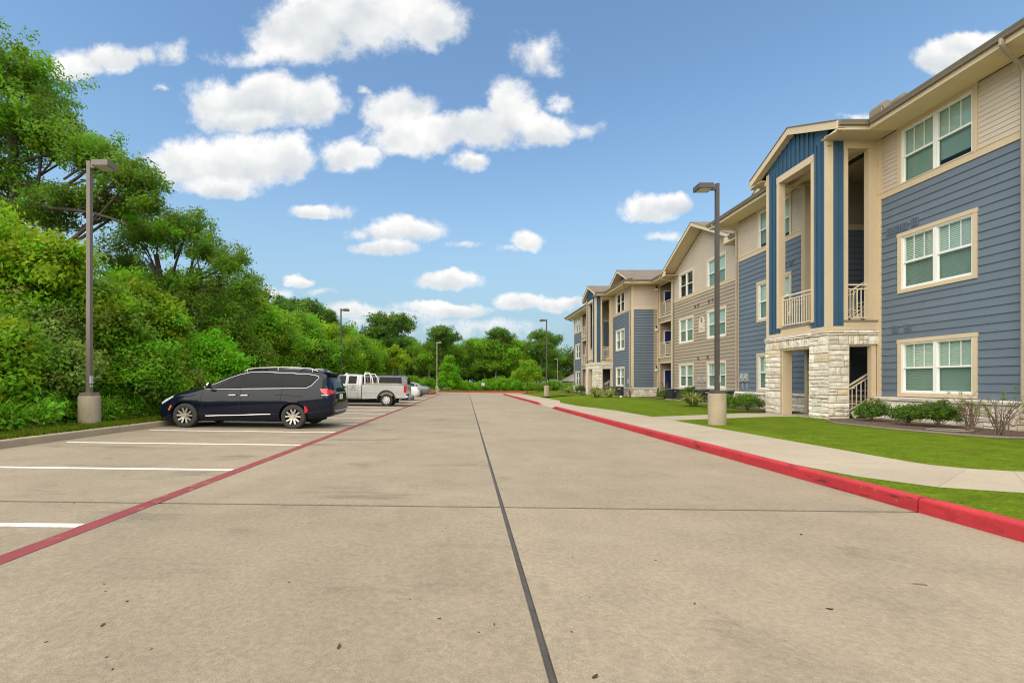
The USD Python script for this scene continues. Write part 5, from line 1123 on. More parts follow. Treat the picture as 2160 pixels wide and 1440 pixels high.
for sd in (-1, 1):
    for g_ in GT: obj('window_gasket', tb.line(g_ + g_[:1], tb.side, .014, 6, sd=sd, off=.003), MAT['plastic'], tr)
    for L_ in ([(2.56, 1.77), (2.58, 1.27), (2.58, .45)], [(3.22, 1.75), (3.20, 1.27), (3.18, .45)], [(1.45, 1.22), (1.40, .6), (1.46, .45)]): obj('panel_seam', tb.line(L_, tb.side, .007, 5, sd=sd, off=.0), MAT['under'], tr)
    obj('side_crease', tb.line([(1.2, .80), (3.36, .80)], tb.side, .012, 6, sd=sd, off=.0), MAT['paint_silver'], tr, smooth=True)
    q = tb.side([(2.40, 1.10)], sd)[0]; b = MB(); b.bar(q + [-.085, sd * .02, 0], q + [.085, sd * .02, 0], .03, .07); obj('door_handle', b, MAT['plastic'], tr)
    obj('door_sign', tb.patch([(2.66, .92), (3.14, .92), (3.14, 1.24), (2.66, 1.24)], tb.side, .06, sd=sd, off=.005), MAT['metal_grey'], tr)
    b = MB()
    for z, s0, s1, h_ in ((1.195, 2.70, 2.78, .04), (1.195, 2.82, 3.06, .05), (1.10, 2.84, 2.98, .035), (1.03, 2.74, 3.05, .06), (.945, 2.68, 2.84, .03), (.945, 2.90, 3.10, .025)):
        p = tb.side([(s0, z - h_ / 2), (s1, z - h_ / 2), (s1, z + h_ / 2), (s0, z + h_ / 2)], sd, .008); b.add(p, [(0, 1, 2, 3)])
    obj('sign_print', b, MAT['ink_grey'], tr)
    # bed side with its wheel opening
    P = Polygon([(3.43, .43), (5.98, .50), (5.98, 1.26), (3.43, 1.26)]); a = np.linspace(-.12, np.pi + .12, 26); ro_ = .47
    P = P.difference(Polygon([(4.84 + ro_ * np.cos(t) * 1.02, .40 + (ro_ + .02) * np.sin(t)) for t in a]))
    b = MB(); b.poly((lambda q: lambda u, z, d: (u, q * (1.0 + d), z))(sd), P, -.09, 0); obj('bed_side', b.fixed(), MAT['paint_silver'], tr)
    arc_ = [(4.84 + (ro_ + .03) * np.cos(t) * 1.02, sd * 1.02, .40 + (ro_ + .05) * np.sin(t)) for t in np.linspace(-.05, np.pi + .05, 24)]
    b = MB(); b.tube(arc_, .048, 6); obj('wheel_flare', b, MAT['flare'], tr, smooth=40)
    b = MB(); b.bar((3.43, sd * 1.003, .80), (4.33, sd * 1.003, .80), .02, .035); b.bar((5.36, sd * 1.003, .80), (5.97, sd * 1.003, .80), .02, .035); obj('side_crease', b, MAT['paint_silver'], tr)
    b = MB(); b.box(3.43, 5.98, *sorted((sd * .90, sd * 1.006)), 1.26, 1.285); obj('bed_rail', b, MAT['plastic'], tr)
    b = MB(); b.box(4.40, 5.28, *sorted((sd * .60, sd * .905)), .62, .98); obj('wheel_well', b, MAT['liner'], tr)
    b = MB(); b.box(5.85, 6.0, *sorted((sd * .90, sd * 1.008)), .82, 1.22); obj('tail_light', b, MAT['tail_red'], tr)
    b = MB(); b.box(5.97, 6.005, *sorted((sd * .91, sd * .99)), .84, .93); obj('reverse_lamp', b, MAT['lamp_clear'], tr)
b = MB(); b.box(3.43, 5.95, -.90, .90, .60, .66); b.box(3.43, 3.49, -.90, .90, .66, 1.25); b.box(3.2, 6.0, -.5, .5, .42, .58); obj('bed_floor', b, MAT['under'], tr)
b = MB(); b.box(5.95, 6.0, -.90, .90, .72, 1.28); b.box(5.99, 6.012, -.7, .7, .95, 1.15); tg = obj('tailgate', b, MAT['paint_silver'], tr)
b = MB(); b.box(6.0, 6.02, -.12, .12, 1.0, 1.06); obj('tailgate_handle', b, MAT['plastic'], tg)
b = MB(); b.tube([(5.92, -.9, .55), (6.10, -.92, .55), (6.17, -.6, .56), (6.18, 0, .56), (6.17, .6, .56), (6.10, .92, .55), (5.92, .9, .55)], .085, 8); obj('rear_bumper', b, MAT['chrome'], tr, smooth=50)
b = MB(); b.box(6.1, 6.35, -.04, .04, .40, .46); b.box(6.27, 6.33, -.03, .03, .46, .54); obj('tow_hitch', b, MAT['under'], tr)
for i, (y0_, y1_, s0) in enumerate(((-.86, -.66, 3.55), (-.63, -.45, 3.62), (.2, .42, 3.52), (.5, .70, 3.6))): b = MB(); b.box(s0, s0 + 2.0, y0_, y1_, 1.29, 1.335); obj('board', b, MAT['bed_wood'], tr)
b = MB(); b.box(3.55, 3.68, -.9, .9, 1.287, 1.289); b.box(5.3, 5.42, -.95, .95, 1.2, 1.289); obj('board_support', b, MAT['plastic'], tr)
b = MB(); R_ = [(3.55, -.84, 1.27), (3.53, -.80, 1.80), (3.53, -.74, 1.90), (3.53, -.6, 1.95), (3.53, 0, 1.96), (3.53, .6, 1.95), (3.53, .74, 1.90), (3.53, .80, 1.80), (3.55, .84, 1.27)]; b.tube(R_, .034, 8)
R2_ = [(x + .45 if z > 1.4 else x + .5, y, z - .0) for x, y, z in R_]; b.tube([(3.53, -.8, 1.86), (3.8, -.8, 1.90), (3.98, -.82, 1.62), (4.04, -.86, 1.27)], .03, 8); b.tube([(3.53, .8, 1.86), (3.8, .8, 1.90), (3.98, .82, 1.62), (4.04, .86, 1.27)], .03, 8); obj('rack_hoop', b, MAT['vinyl_white'], tr, smooth=40)
obj('rear_window', tb.patch([(-.58, 1.36), (.58, 1.36), (.55, 1.70), (-.55, 1.70)], tb.rear, off=.006), MAT['car_glass'], tr, smooth=True)
b = MB(); b.box(2.2, 2.35, -.08, .08, 1.86, 1.92); obj('roof_beacon', b, MAT['white_paint'], tr)

# other cars ---------------------------------------------------------------------------------------
def finish_car(t, B, L_, rear_glass, tl, plate_z, hw, belt):
    obj('rear_window', B.patch(rear_glass, B.rear, off=.006), MAT['car_glass'], t, smooth=True)
    for sd in (-1, 1):
        obj('tail_light', B.patch([(sd * y, z) for y, z in tl], B.rear, .05, off=.007), MAT['tail_red'], t, smooth=True)
        q = B.side([(belt[0], belt[1])], sd)[0]; b = MB(); b.bar(q + [-.06, sd * .10, .04], q + [.06, sd * .10, .04], .16, .11); obj('mirror', b, MAT['plastic'], t)
        for L2 in belt[2]: obj('panel_seam', B.line(L2, B.side, .005, 5, sd=sd, off=.0), MAT['under'], t)
    q = B.rear([(0, plate_z)], 0)[0]; b = MB(); b.box(q[0] + .004, q[0] + .016, -.155, .155, plate_z - .08, plate_z + .08); obj('number_plate', b, MAT['plate'], t)
S = [0, .06, .25, .7, 1.25, 1.5, 2.0, 2.3, 3.0, 4.0, 5.0, 5.35, 5.50, 5.58, 5.62]
KS = [(.42, .75, .92, .70, .80, .76, .66, .04), (.36, .92, 1.06, .84, .92, .88, .76, .05), (.32, 1.0, 1.12, .90, .98, .94, .80, .05), (.30, 1.06, 1.17, .94, 1.0, .96, .82, .06), (.30, 1.10, 1.22, .95, 1.01, .97, .80, .06), (.30, 1.14, 1.30, .95, 1.01, .97, .76, .06), (.30, 1.17, 1.66, .95, 1.01, .97, .70, .06), (.30, 1.18, 1.80, .95, 1.01, .965, .71, .07),
      (.30, 1.18, 1.87, .95, 1.01, .965, .72, .07), (.30, 1.18, 1.89, .95, 1.01, .965, .72, .07), (.32, 1.18, 1.88, .95, 1.0, .96, .72, .08), (.36, 1.18, 1.84, .92, .98, .93, .70, .09), (.42, 1.16, 1.74, .90, .96, .90, .70, .09), (.46, 1.0, 1.30, .86, .92, .87, .72, .06), (.50, .80, .98, .80, .86, .82, .7, .05)]
sb_ = Body(S, KS, 50)
GS = [[(1.85, 1.24), (2.55, 1.24), (2.57, 1.72), (2.32, 1.70), (2.1, 1.58)], [(2.72, 1.24), (3.45, 1.24), (3.46, 1.76), (2.74, 1.74)], [(3.62, 1.24), (5.2, 1.24), (5.12, 1.76), (3.64, 1.77)]]
t = vehicle('dark_suv', 'dark grey full-size SUV parked beyond the silver pickup', 'SUV', -9.55, 31.6, sb_, (.98, 4.28), .385, .24, 'plain', 'paint_grey', GS, 1.0)
finish_car(t, sb_, 5.62, [(-.68, 1.24), (.68, 1.24), (.62, 1.72), (-.62, 1.72)], [(.70, .85), (.84, .85), (.84, 1.2), (.72, 1.2)], .92, 1.0, (1.95, 1.16, [[(1.6, 1.15), (1.6, .4)], [(2.64, 1.78), (2.64, .4)], [(3.54, 1.78), (3.5, .8)]]))
for sd in (-1, 1): b = MB(); b.tube([(2.7, sd * .68, 1.84), (2.9, sd * .68, 1.93), (4.9, sd * .68, 1.94), (5.1, sd * .68, 1.86)], .018, 6); obj('roof_rail', b, MAT['plastic'], t)
for s_ in (3.2, 4.6): b = MB(); b.bar((s_, -.68, 1.935), (s_, .68, 1.935), .05, .02); obj('cross_bar', b, MAT['plastic'], t)
S = [0, .05, .2, .6, 1.1, 1.45, 2.0, 2.45, 3.0, 3.5, 3.95, 4.25, 4.65, 4.85, 4.92, 4.95]
def sedan_keys(h, w):
    K = [(.36, .50, .62, .50, .60, .56, .44, .03), (.28, .60, .72, .66, .74, .70, .56, .04), (.22, .66, .78, .76, .84, .78, .62, .04), (.19, .74, .88, .82, .89, .84, .68, .05), (.18, .82, .97, .84, .91, .87, .70, .05), (.18, .87, 1.05, .84, .915, .88, .68, .05), (.18, .91, 1.33, .84, .915, .88, .60, .05), (.18, .93, 1.42, .84, .915, .88, .58, .06),
         (.18, .94, 1.45, .84, .915, .88, .58, .06), (.18, .95, 1.41, .84, .915, .88, .58, .06), (.20, .96, 1.25, .83, .91, .87, .60, .06), (.24, .96, 1.08, .81, .90, .86, .66, .05), (.30, .94, 1.05, .78, .875, .83, .66, .05), (.36, .84, .98, .72, .83, .78, .62, .05), (.42, .74, .86, .66, .78, .72, .58, .04), (.46, .66, .76, .54, .66, .60, .48, .03)]
    return [(a, b * h, c * h, d * w, e * w, f * w, g_ * w, i) for a, b, c, d, e, f, g_, i in K]
GD = [[(1.75, .99), (2.42, .99), (2.44, 1.32), (2.2, 1.28), (1.95, 1.15)], [(2.56, .99), (3.25, 1.0), (3.42, 1.08), (3.35, 1.27), (3.1, 1.33), (2.58, 1.34)], [(3.50, 1.04), (3.78, 1.03), (3.55, 1.22)]]
for lab, paint, yc, xf, h in (('white sedan whose tail shows beyond the silver pickup', 'paint_white', 37.0, -8.75, 1.04), ('grey sedan, the farthest of the parked cars', 'paint_gunmetal', 47.3, -8.72, 1.04)):
    db = Body(S, sedan_keys(h, 1.0), 50)
    t = vehicle('sedan', lab, 'car', xf, yc, db, (.95, 3.82), .33, .22, 'plain', paint, [[(a, b * h) for a, b in g_] for g_ in GD], .905)
    finish_car(t, db, 4.95, [(-.55, 1.10 * h), (.55, 1.10 * h), (.48, 1.32 * h), (-.48, 1.32 * h)], [(.46, .84 * h), (.74, .84 * h), (.78, .95 * h), (.50, .96 * h)], .72, .9, (1.85, .95 * h, [[(1.5, .9), (1.5, .3)], [(2.5, 1.3 * h), (2.5, .3)], [(3.4, 1.0), (3.2, .5)]]))
    obj('bumper_reflector', db.patch([(-.5, .50), (.5, .50), (.5, .56), (-.5, .56)], db.rear, .06, off=.006), MAT['plastic'], t)
# ------------------------------------------------------------------ vegetation
R5 = np.random.default_rng(55)
def unit(v): return v / (np.linalg.norm(v, axis=-1, keepdims=True) + 1e-9)
def leaves_mesh(n, R, ln, wd, seed, zsq=.75, up=.5, shell=.5, droop=.25):
    r = np.random.default_rng(seed); d = unit(r.normal(size=(n, 3))); rad = R * r.uniform(0, 1, n) ** shell
    P = d * rad[:, None] * [1, 1, zsq]; N = unit(d * .6 + r.normal(size=(n, 3)) * .55 + [0, 0, up]); A = unit(np.cross(N, unit(r.normal(size=(n, 3)) + d * .8 - [0, 0, droop]))); B = np.cross(N, A)
    L = ln * r.uniform(.65, 1.3, n)[:, None]; W = wd * r.uniform(.7, 1.25, n)[:, None]
    v = np.stack([P, P + B * L * .5 + A * W * .5 + N * W * .12, P + B * L - [0, 0, .0], P + B * L * .5 - A * W * .5 + N * W * .12], 1).reshape(-1, 3)
    i = np.arange(n)[:, None] * 4; return v, np.concatenate([i + [0, 1, 2], i + [0, 2, 3]], 1).reshape(-1, 3)
def needles_mesh(n, R, seed):
    r = np.random.default_rng(seed); v, f = [], []
    cl = unit(r.normal(size=(7, 3))) * R * r.uniform(.3, .9, (7, 1)) * [1, 1, .6]
    c = cl[r.integers(0, 7, n)]; d = unit(r.normal(size=(n, 3)) + [0, 0, .5]); a = unit(np.cross(d, r.normal(size=(n, 3)))) * .011; L = r.uniform(.13, .24, n)[:, None]
    v = np.stack([c - a, c + a, c + d * L], 1).reshape(-1, 3); return v, np.arange(n * 3).reshape(-1, 3)
UG = '/World/undergrowth'
under_pi = UsdGeom.PointInstancer.Define(stage, UG)
PROTO = {}
for key in ('oak', 'mid', 'bright', 'yellow', 'pale', 'olive', 'dark'):
    PROTO[key] = []
    for k in range(3):
        ln = {'oak': .105, 'mid': .125, 'bright': .13, 'yellow': .13, 'pale': .11, 'olive': .10, 'dark': .12}[key]
        p = f'{UG}/{key}_sprig_{k}'; usdkit.mesh(stage, p, leaves_mesh(64, .42, ln * 1.1, ln * .62, 100 + k * 7 + len(key)), MAT['leaf_' + key]); PROTO[key].append(p)
for k in range(2): p = f'{UG}/pine_sprig_{k}'; usdkit.mesh(stage, p, needles_mesh(150, .42, 300 + k), MAT['leaf_pine']); PROTO.setdefault('pine', []).append(p)
for k in range(3): p = f'{UG}/shrub_sprig_{k}'; usdkit.mesh(stage, p, leaves_mesh(60, .13, .052, .030, 400 + k, .9), MAT['leaf_shrub']); PROTO.setdefault('shrub', []).append(p)
for k in range(2): p = f'{UG}/shrub_pale_sprig_{k}'; usdkit.mesh(stage, p, leaves_mesh(50, .13, .052, .030, 420 + k, .9), MAT['leaf_mid']); PROTO.setdefault('shrub_pale', []).append(p)
def blades(n, seed, R=.085, h=.085, w=.011):
    r = np.random.default_rng(seed); b = r.uniform(-R, R, (n, 2)); ang = r.uniform(0, 6.28, n); t = np.stack([np.cos(ang), np.sin(ang), np.zeros(n)], 1) * w; lean = unit(np.c_[r.normal(size=(n, 2)) * .55, np.ones(n)]); H = h * r.uniform(.5, 1.2, n)[:, None]
    c = np.c_[b, np.zeros(n)]; return np.stack([c - t, c + t, c + lean * H], 1).reshape(-1, 3), np.arange(n * 3).reshape(-1, 3)
for k in range(3): p = f'{UG}/grass_tuft_{k}'; usdkit.mesh(stage, p, blades(26, 500 + k), MAT['blade']); PROTO.setdefault('grass', []).append(p)
def weed(n, seed):
    r = np.random.default_rng(seed); v, f = [], []; m = MB()
    for _ in range(n):
        a = r.uniform(0, 6.28); h = r.uniform(.25, .7); d = np.array([np.cos(a), np.sin(a), 0]); s = np.array([-d[1], d[0], 0]) * .012; b = np.r_[r.uniform(-.15, .15, 2), 0]
        pts = [b, b + d * h * .15 + [0, 0, h * .6], b + d * h * .55 + [0, 0, h * .85], b + d * h * .9 + [0, 0, h * .6]]
        w = [.8, 1, .8, .05]; V = np.array([q + s * ww * e for q, ww in zip(pts, w) for e in (-1, 1)]); m.add(V, [(0, 1, 3, 2), (2, 3, 5, 4), (4, 5, 7, 6)])
    mm = m.mesh(); return mm.vertices, mm.faces
for k in range(2): p = f'{UG}/weed_{k}'; usdkit.mesh(stage, p, weed(16, 600 + k), MAT['leaf_mid']); PROTO.setdefault('weed', []).append(p)

def instancer(path, P, keys, scale, r, tilt=.5, pi=None):
    """scatter sprigs of the given kinds (name -> weight) at points P."""
    pi = pi or UsdGeom.PointInstancer.Define(stage, path); n = len(P); names, W = list(keys), np.array(list(keys.values()), float)
    tgt, off = [], {}
    for k in names: off[k] = len(tgt); tgt += PROTO[k]
    pi.CreatePrototypesRel().SetTargets(tgt)
    kk = r.choice(len(names), n, p=W / W.sum()); idx = np.array([off[names[q]] + r.integers(0, len(PROTO[names[q]])) for q in kk], np.int32)
    yaw = r.uniform(0, 2 * np.pi, n); ax = unit(np.c_[r.normal(size=(n, 2)), np.zeros(n)]); t = r.normal(size=n) * tilt
    qa = np.c_[np.cos(yaw / 2), 0 * yaw, 0 * yaw, np.sin(yaw / 2)]; qb = np.c_[np.cos(t / 2), ax * np.sin(t / 2)[:, None]]
    w = qb[:, 0] * qa[:, 0] - (qb[:, 1:] * qa[:, 1:]).sum(1); v = qb[:, :1] * qa[:, 1:] + qa[:, :1] * qb[:, 1:] + np.cross(qb[:, 1:], qa[:, 1:])
    s = np.broadcast_to(scale, n) * r.uniform(.75, 1.3, n)
    pi.CreatePositionsAttr(Vt.Vec3fArray.FromNumpy(np.asarray(P, np.float32))); pi.CreateProtoIndicesAttr(Vt.IntArray.FromNumpy(idx))
    pi.CreateOrientationsAttr(Vt.QuathArray([Gf.Quath(float(a), float(b), float(c), float(d)) for a, b, c, d in np.c_[w, v]]))
    pi.CreateScalesAttr(Vt.Vec3fArray.FromNumpy(np.repeat(s[:, None], 3, 1).astype(np.float32)))
    return pi.GetPrim()
def blob_points(blobs, n, r, shell=.45, rough=.35):
    B = np.array([b[:6] for b in blobs], float); w = (B[:, 3] * B[:, 4] * B[:, 5]) ** .67; k = r.choice(len(B), n, p=w / w.sum())
    d = unit(r.normal(size=(n, 3))); d[:, 2] = np.where(d[:, 2] < -.5, -d[:, 2] * .6, d[:, 2]); d = unit(d)
    q = 1 + rough * 2 * (meshkit.fbm(d * 2.2 + k[:, None] * 7.3, 2, 9) - .5)
    rad = q * (1 - np.abs(r.normal(size=n)) * shell).clip(.1, 1.15); rad = np.where(r.uniform(0, 1, n) < .09, q * r.uniform(1.02, 1.38, n), rad); return B[k, :3] + d * B[k, 3:6] * rad[:, None]
def limb(m, pts, r0, r1, n=7):
    P = np.asarray(pts, float); f = PchipInterpolator(np.linspace(0, 1, len(P)), P) if len(P) > 2 else None; t = np.linspace(0, 1, 9 if f else 2); Q = f(t) if f else P
    m.tube(Q, np.linspace(r0, r1, len(Q)), n); return Q
def tree(label, base, blobs, n, keys, scale=1.0, trunk_r=.12, seed=0, name='tree', cat='tree', group=None, bark='bark', shell=.45, rough=.35, limbs=True, trunk_top=None, extra=None, local=True):
    """blobs are given relative to base. parts: trunk (with limbs), crown."""
    r = np.random.default_rng(9000 + seed); t = thing(name, label, cat, base, 0, group)
    m = MB(); B = np.array([b[:6] for b in blobs], float); top = B[np.argmax(B[:, 2])]; c = B[:, :3].mean(0)
    tt = trunk_top if trunk_top is not None else (c[0] * .8, c[1] * .8, c[2])
    limb(m, [(0, 0, -.2), (tt[0] * .25 + r.uniform(-.1, .1), tt[1] * .25, tt[2] * .35), (tt[0] * .7, tt[1] * .7, tt[2] * .75), tt], trunk_r, trunk_r * .45, 8)
    if limbs:
        for b in B:
            h = r.uniform(.45, .85); s = np.array(tt) * [h * .8, h * .8, h]; e = b[:3]
            limb(m, [s, (s + e) / 2 + [0, 0, -.08 * np.linalg.norm(e - s)], e + r.normal(size=3) * b[3:6] * .2], trunk_r * .42, trunk_r * .12, 6)
            for _ in range(3 if scale < 1.3 else 0): q = e + unit(r.normal(size=3)) * b[3:6] * .75; limb(m, [e * .6 + s * .4, (e + q) / 2 + r.normal(size=3) * .1, q], trunk_r * .15, trunk_r * .04, 5)
    for q in extra or []: limb(m, *q)
    obj('trunk', m, MAT[bark], t, smooth=60)
    P = blob_points(blobs, n, r, shell, rough); P[:, 2] = np.maximum(P[:, 2], .12)
    instancer(f'{t.GetPath()}/crown', P, keys, scale, r); return t

ZL = lambda y: float(zleft(-10.5, y)) - .03
# the two big trees at left
tree('tall dark oak at the left edge whose long bare limb passes behind the lamp head', (-17.0, 17.4, ZL(17)), [(-.6, 0, 12.6, 1.9, 1.8, 1.5), (-.2, 0, 10.9, 2.1, 1.8, 1.3), (1.0, .3, 10.2, 1.9, 1.6, 1.0), (3.0, -.2, 9.5, 1.35, 1.2, .85), (4.35, -.3, 8.7, 1.05, .9, .85), (-1.0, 0, 8.8, 2.0, 1.8, 1.1), (2.1, 0, 8.0, 1.5, 1.2, .55), (-3.4, 0, 11.2, 2.6, 2.4, 2.4), (5.0, -.2, 7.9, .7, .6, .55), (3.4, .3, 7.9, 1.2, 1.0, .5), (.6, .2, 7.4, 1.4, 1.2, .6), (4.9, -.1, 8.6, .7, .6, .6)], 1500, {'oak': 5, 'olive': 2, 'mid': 2}, .95, .26, 1,
     extra=[([(-1.0, 0, 7.4), (.6, -.4, 7.7), (2.6, -.5, 7.55), (4.3, -.4, 7.1)], .11, .035), ([(.8, -.4, 7.7), (2.4, -.4, 8.6), (4.2, -.4, 9.0)], .05, .015), ([(2.6, -.5, 7.55), (3.6, -.4, 8.4), (4.6, -.4, 9.2)], .045, .012), ([(-.5, 0, 9.4), (1.4, 0, 9.9), (3.2, 0, 9.8)], .07, .02)], shell=.5, rough=.45, trunk_top=(-.4, 0, 11.5))
tree('broad dark oak rising right of the left lamp post with a leaning trunk', (-13.4, 21.4, ZL(21)), [(-1.6, 0, 8.0, 1.9, 1.7, 1.35), (-.1, 0, 8.3, 1.45, 1.4, 1.0), (1.0, .2, 7.3, 1.2, 1.2, 1.0), (2.1, .2, 6.7, 1.0, 1.1, .85), (2.7, .2, 5.7, .95, 1.0, .85), (-2.9, .1, 6.5, 1.4, 1.2, 1.1), (.4, 0, 5.4, 2.2, 1.8, 1.3), (-1.3, 0, 4.6, 2.2, 1.6, 1.2), (1.9, 0, 4.0, 1.7, 1.5, 1.3), (.2, -.2, 3.0, 2.6, 1.6, 1.3)], 1120, {'oak': 6, 'mid': 1, 'olive': 2}, .95, .22, 2, trunk_top=(-1.2, 0, 7.2),
     extra=[([(.6, -.6, 3.2), (-.1, -.7, 4.8), (-1.0, -.7, 6.6)], .15, .07), ([(1.0, -.5, 3.4), (1.2, -.5, 5.4), (.9, -.4, 7.2)], .08, .02)], shell=.5, rough=.45)
# thicket behind the kerb: each bush its own
near = [
 ('yellow green sweetgum sapling crown at the left edge above the thicket', (-12.6, 12.9), [(-.7, 0, 4.6, 1.3, 1.0, 1.1), (.2, 0, 4.1, 1.1, .9, .9), (.9, .1, 4.6, .7, .6, .6), (-.4, 0, 3.1, 1.4, 1.0, .9)], 620, {'yellow': 6, 'bright': 1}, .95),
 ('light green bush of the thicket at the left edge of the picture', (-11.9, 11.0), [(-.6, 0, 2.2, 1.3, .9, 1.1), (.5, 0, 1.7, 1.0, .8, .9), (-.2, -.3, .9, 1.5, .9, .8)], 560, {'mid': 5, 'yellow': 2}, .9),
 ('pale leaved bush of the thicket just left of the left lamp post', (-11.6, 12.4), [(-.2, 0, 2.1, 1.0, .8, .9), (.6, 0, 1.4, .8, .7, .8), (-.6, 0, 1.0, 1.0, .8, .9)], 520, {'pale': 5, 'mid': 2}, .85),
 ('olive tinted bush standing behind the left lamp post', (-12.2, 14.2), [(0, 0, 3.6, 1.3, 1.0, 1.1), (.9, 0, 2.9, 1.0, .9, 1.0), (-.9, 0, 2.6, 1.1, .9, 1.0), (.2, -.2, 1.4, 1.5, 1.0, 1.2)], 800, {'olive': 3, 'mid': 3, 'yellow': 2}, .95),
 ('mid green bush of the thicket right of the left lamp post', (-11.3, 14.6), [(.2, 0, 1.9, 1.1, .9, 1.0), (.9, .2, 1.2, 1.0, .9, .9), (-.5, 0, 1.1, 1.0, .8, .9)], 620, {'mid': 5, 'bright': 1, 'olive': 1}, .9),
 ('tall yellowish bush between the left lamp post and the big oak', (-12.4, 16.8), [(0, 0, 4.0, 1.1, .9, 1.0), (1.0, .2, 3.3, .9, .9, .9), (-.5, 0, 2.6, 1.3, 1.0, 1.1), (.7, 0, 1.8, 1.3, 1.0, 1.1)], 820, {'yellow': 3, 'mid': 4}, .95),
 ('deep green bush under the broad oak at the left of the minivan', (-11.5, 17.2), [(0, 0, 1.7, 1.0, .9, .9), (.8, 0, 1.0, .8, .8, .8), (-.6, 0, 1.0, .9, .8, .8)], 480, {'olive': 2, 'mid': 3, 'pale': 2}, .9),
 ('vivid bright green bush right behind the bonnet of the minivan', (-10.9, 18.9), [(0, 0, 2.2, 1.05, .9, .9), (.7, .1, 1.8, .85, .8, .75), (-.7, 0, 1.5, .85, .8, .8), (.2, -.2, 1.0, 1.2, .9, .8)], 760, {'bright': 8, 'mid': 1}, .9),
 ('dusky green bush behind the roof of the minivan', (-11.6, 22.6), [(0, 0, 2.6, 1.4, 1.1, 1.1), (1.0, 0, 2.1, 1.1, 1.0, 1.0), (-.6, 0, 1.4, 1.4, 1.1, 1.1)], 620, {'olive': 2, 'oak': 2, 'mid': 3}, 1.0),
 ('young sapling with long drooping leaves above the thicket beside the big oak', (-13.9, 14.8), [(0, 0, 5.3, .8, .7, .7), (.7, 0, 4.8, .8, .7, .6), (-.6, .2, 4.5, .9, .8, .7)], 300, {'yellow': 3, 'pale': 2}, .9)]
for i, (lab, (x, y), bl, n, keys, sc) in enumerate(near): tree(lab, (x, y, ZL(y)), bl, n, keys, sc, .06, 20 + i, 'bush' if 'bush' in lab else 'sapling', 'bush' if 'bush' in lab else 'tree', None, 'bark', .5, .4)
# belt of woods along the parking stalls
gl = 'belt of trees along the parking stalls'
belt = []; r6 = np.random.default_rng(66)
for i, y in enumerate(np.arange(25.5, 72, 2.9)):
    x = -12.6 + r6.uniform(-.7, .7); h = r6.uniform(4.6, 6.3) + .012 * y; w = r6.uniform(1.5, 2.1)
    bl = [(0, 0, h - 1.0, w * .75, w * .8, 1.1), (r6.uniform(.3, 1.0), r6.uniform(-.6, .6), h * .62, w * .85, w * .85, 1.2), (-.5, r6.uniform(-.6, .6), h * .48, w, w, 1.3), (r6.uniform(-.2, .8), 0, h * .22, w * .95, w, 1.1)]
    keys = [{'mid': 4, 'yellow': 2}, {'mid': 3, 'olive': 2, 'oak': 2}, {'yellow': 4, 'bright': 2}, {'mid': 4, 'oak': 2}, {'bright': 2, 'mid': 4}][i % 5]
    tone = ['fresh green', 'olive green', 'yellowish', 'mid green', 'bright green'][i % 5]; where = ['right of the broad oak', 'above the middle of the minivan roof', 'above the rear of the minivan roof', 'just left of the thin lamp post', 'right behind the thin lamp post', 'above the cab of the silver pickup', 'above the bed of the silver pickup', 'above the dark SUV'][min(i, 7)]
    tree(f'{tone} tree of the woods behind the stalls, {where}' if i < 7 else 'leafy green tree in the belt of woods beyond the dark SUV', (x, y, ZL(y)), bl, int(420 - 2 * y), keys, 1.15 + y * .008, .09, 100 + i, 'broadleaf_tree', 'tree', None if i < 7 else gl, shell=.45, rough=.4)
for i, y in enumerate(np.arange(27, 80, 4.2)):
    x = -17.5 + r6.uniform(-1.2, 1.2); h = r6.uniform(6.8, 8.3) + .01 * y; w = r6.uniform(2.0, 2.6)
    bl = [(0, 0, h - 1.3, w * .8, w * .8, 1.4), (r6.uniform(-1, 1.2), r6.uniform(-1, 1), h * .65, w, w, 1.5), (r6.uniform(-1, 1), 0, h * .42, w * 1.1, w, 1.7), (0, 0, h * .2, w, w, 1.3)]
    tree('tall tree of the second row, deep in the woods behind the parking stalls', (x, y, ZL(y)), bl, int(400 - 2 * y), [{'oak': 4, 'mid': 2}, {'mid': 4, 'olive': 2}, {'oak': 3, 'dark': 2}][i % 3], 1.35 + y * .008, .14, 200 + i, 'broadleaf_tree', 'tree', 'second row of trees in the woods', shell=.45, rough=.4)
def pine(label, px, top, D, seed, group=None, w=2.0, n=230, lean=0):
    x = (px - 984) / 960 * D; z = ZL(min(D, 64)) if x < -9 else -.3; h = EYE + (805.5 - top) / 960 * D - z; r = np.random.default_rng(seed)
    bl = [(r.uniform(-.3, .3), 0, h - .7, w * .62, w * .6, .62)] + [(r.uniform(-.55, .55) * w, r.uniform(-.4, .4) * w, h - q, w * r.uniform(.5, .7), w * .6, .55) for q in (1.5, 2.0, 2.7, 3.5)]
    return tree(label, (x, D, z), bl, n, {'pine': 3, 'dark': 1}, 1.5 + D * .012, .17, 300 + seed, 'pine_tree', 'tree', group, 'bark', .5, .5)
pine('pair-topped pine, left one of the two rounded crowns over the woods above the minivan', 603, 632, 50, 1, w=2.0); pine('pine, right one of the two rounded crowns over the woods above the minivan', 648, 636, 51, 2, w=2.2)
pine('lone dark pine just left of the thin lamp post behind the minivan', 692, 655, 55, 3, w=1.7); pine('ragged pine with a thin open crown above the silver pickup', 800, 668, 60, 4, w=2.4); pine('rounded pine beside the ragged one above the silver pickup', 838, 668, 62, 5, w=2.3)
pine('spreading pine above the pale lamp post on the grass island', 930, 690, 84, 6, w=3.0); pine('tall umbrella pine in the middle of the far woods above the lane', 1052, 696, 86, 7, w=3.0, n=240); pine('pine with a pale trunk right of the far woods beside the dark lamp post', 1140, 700, 84, 8, w=3.0, n=240)
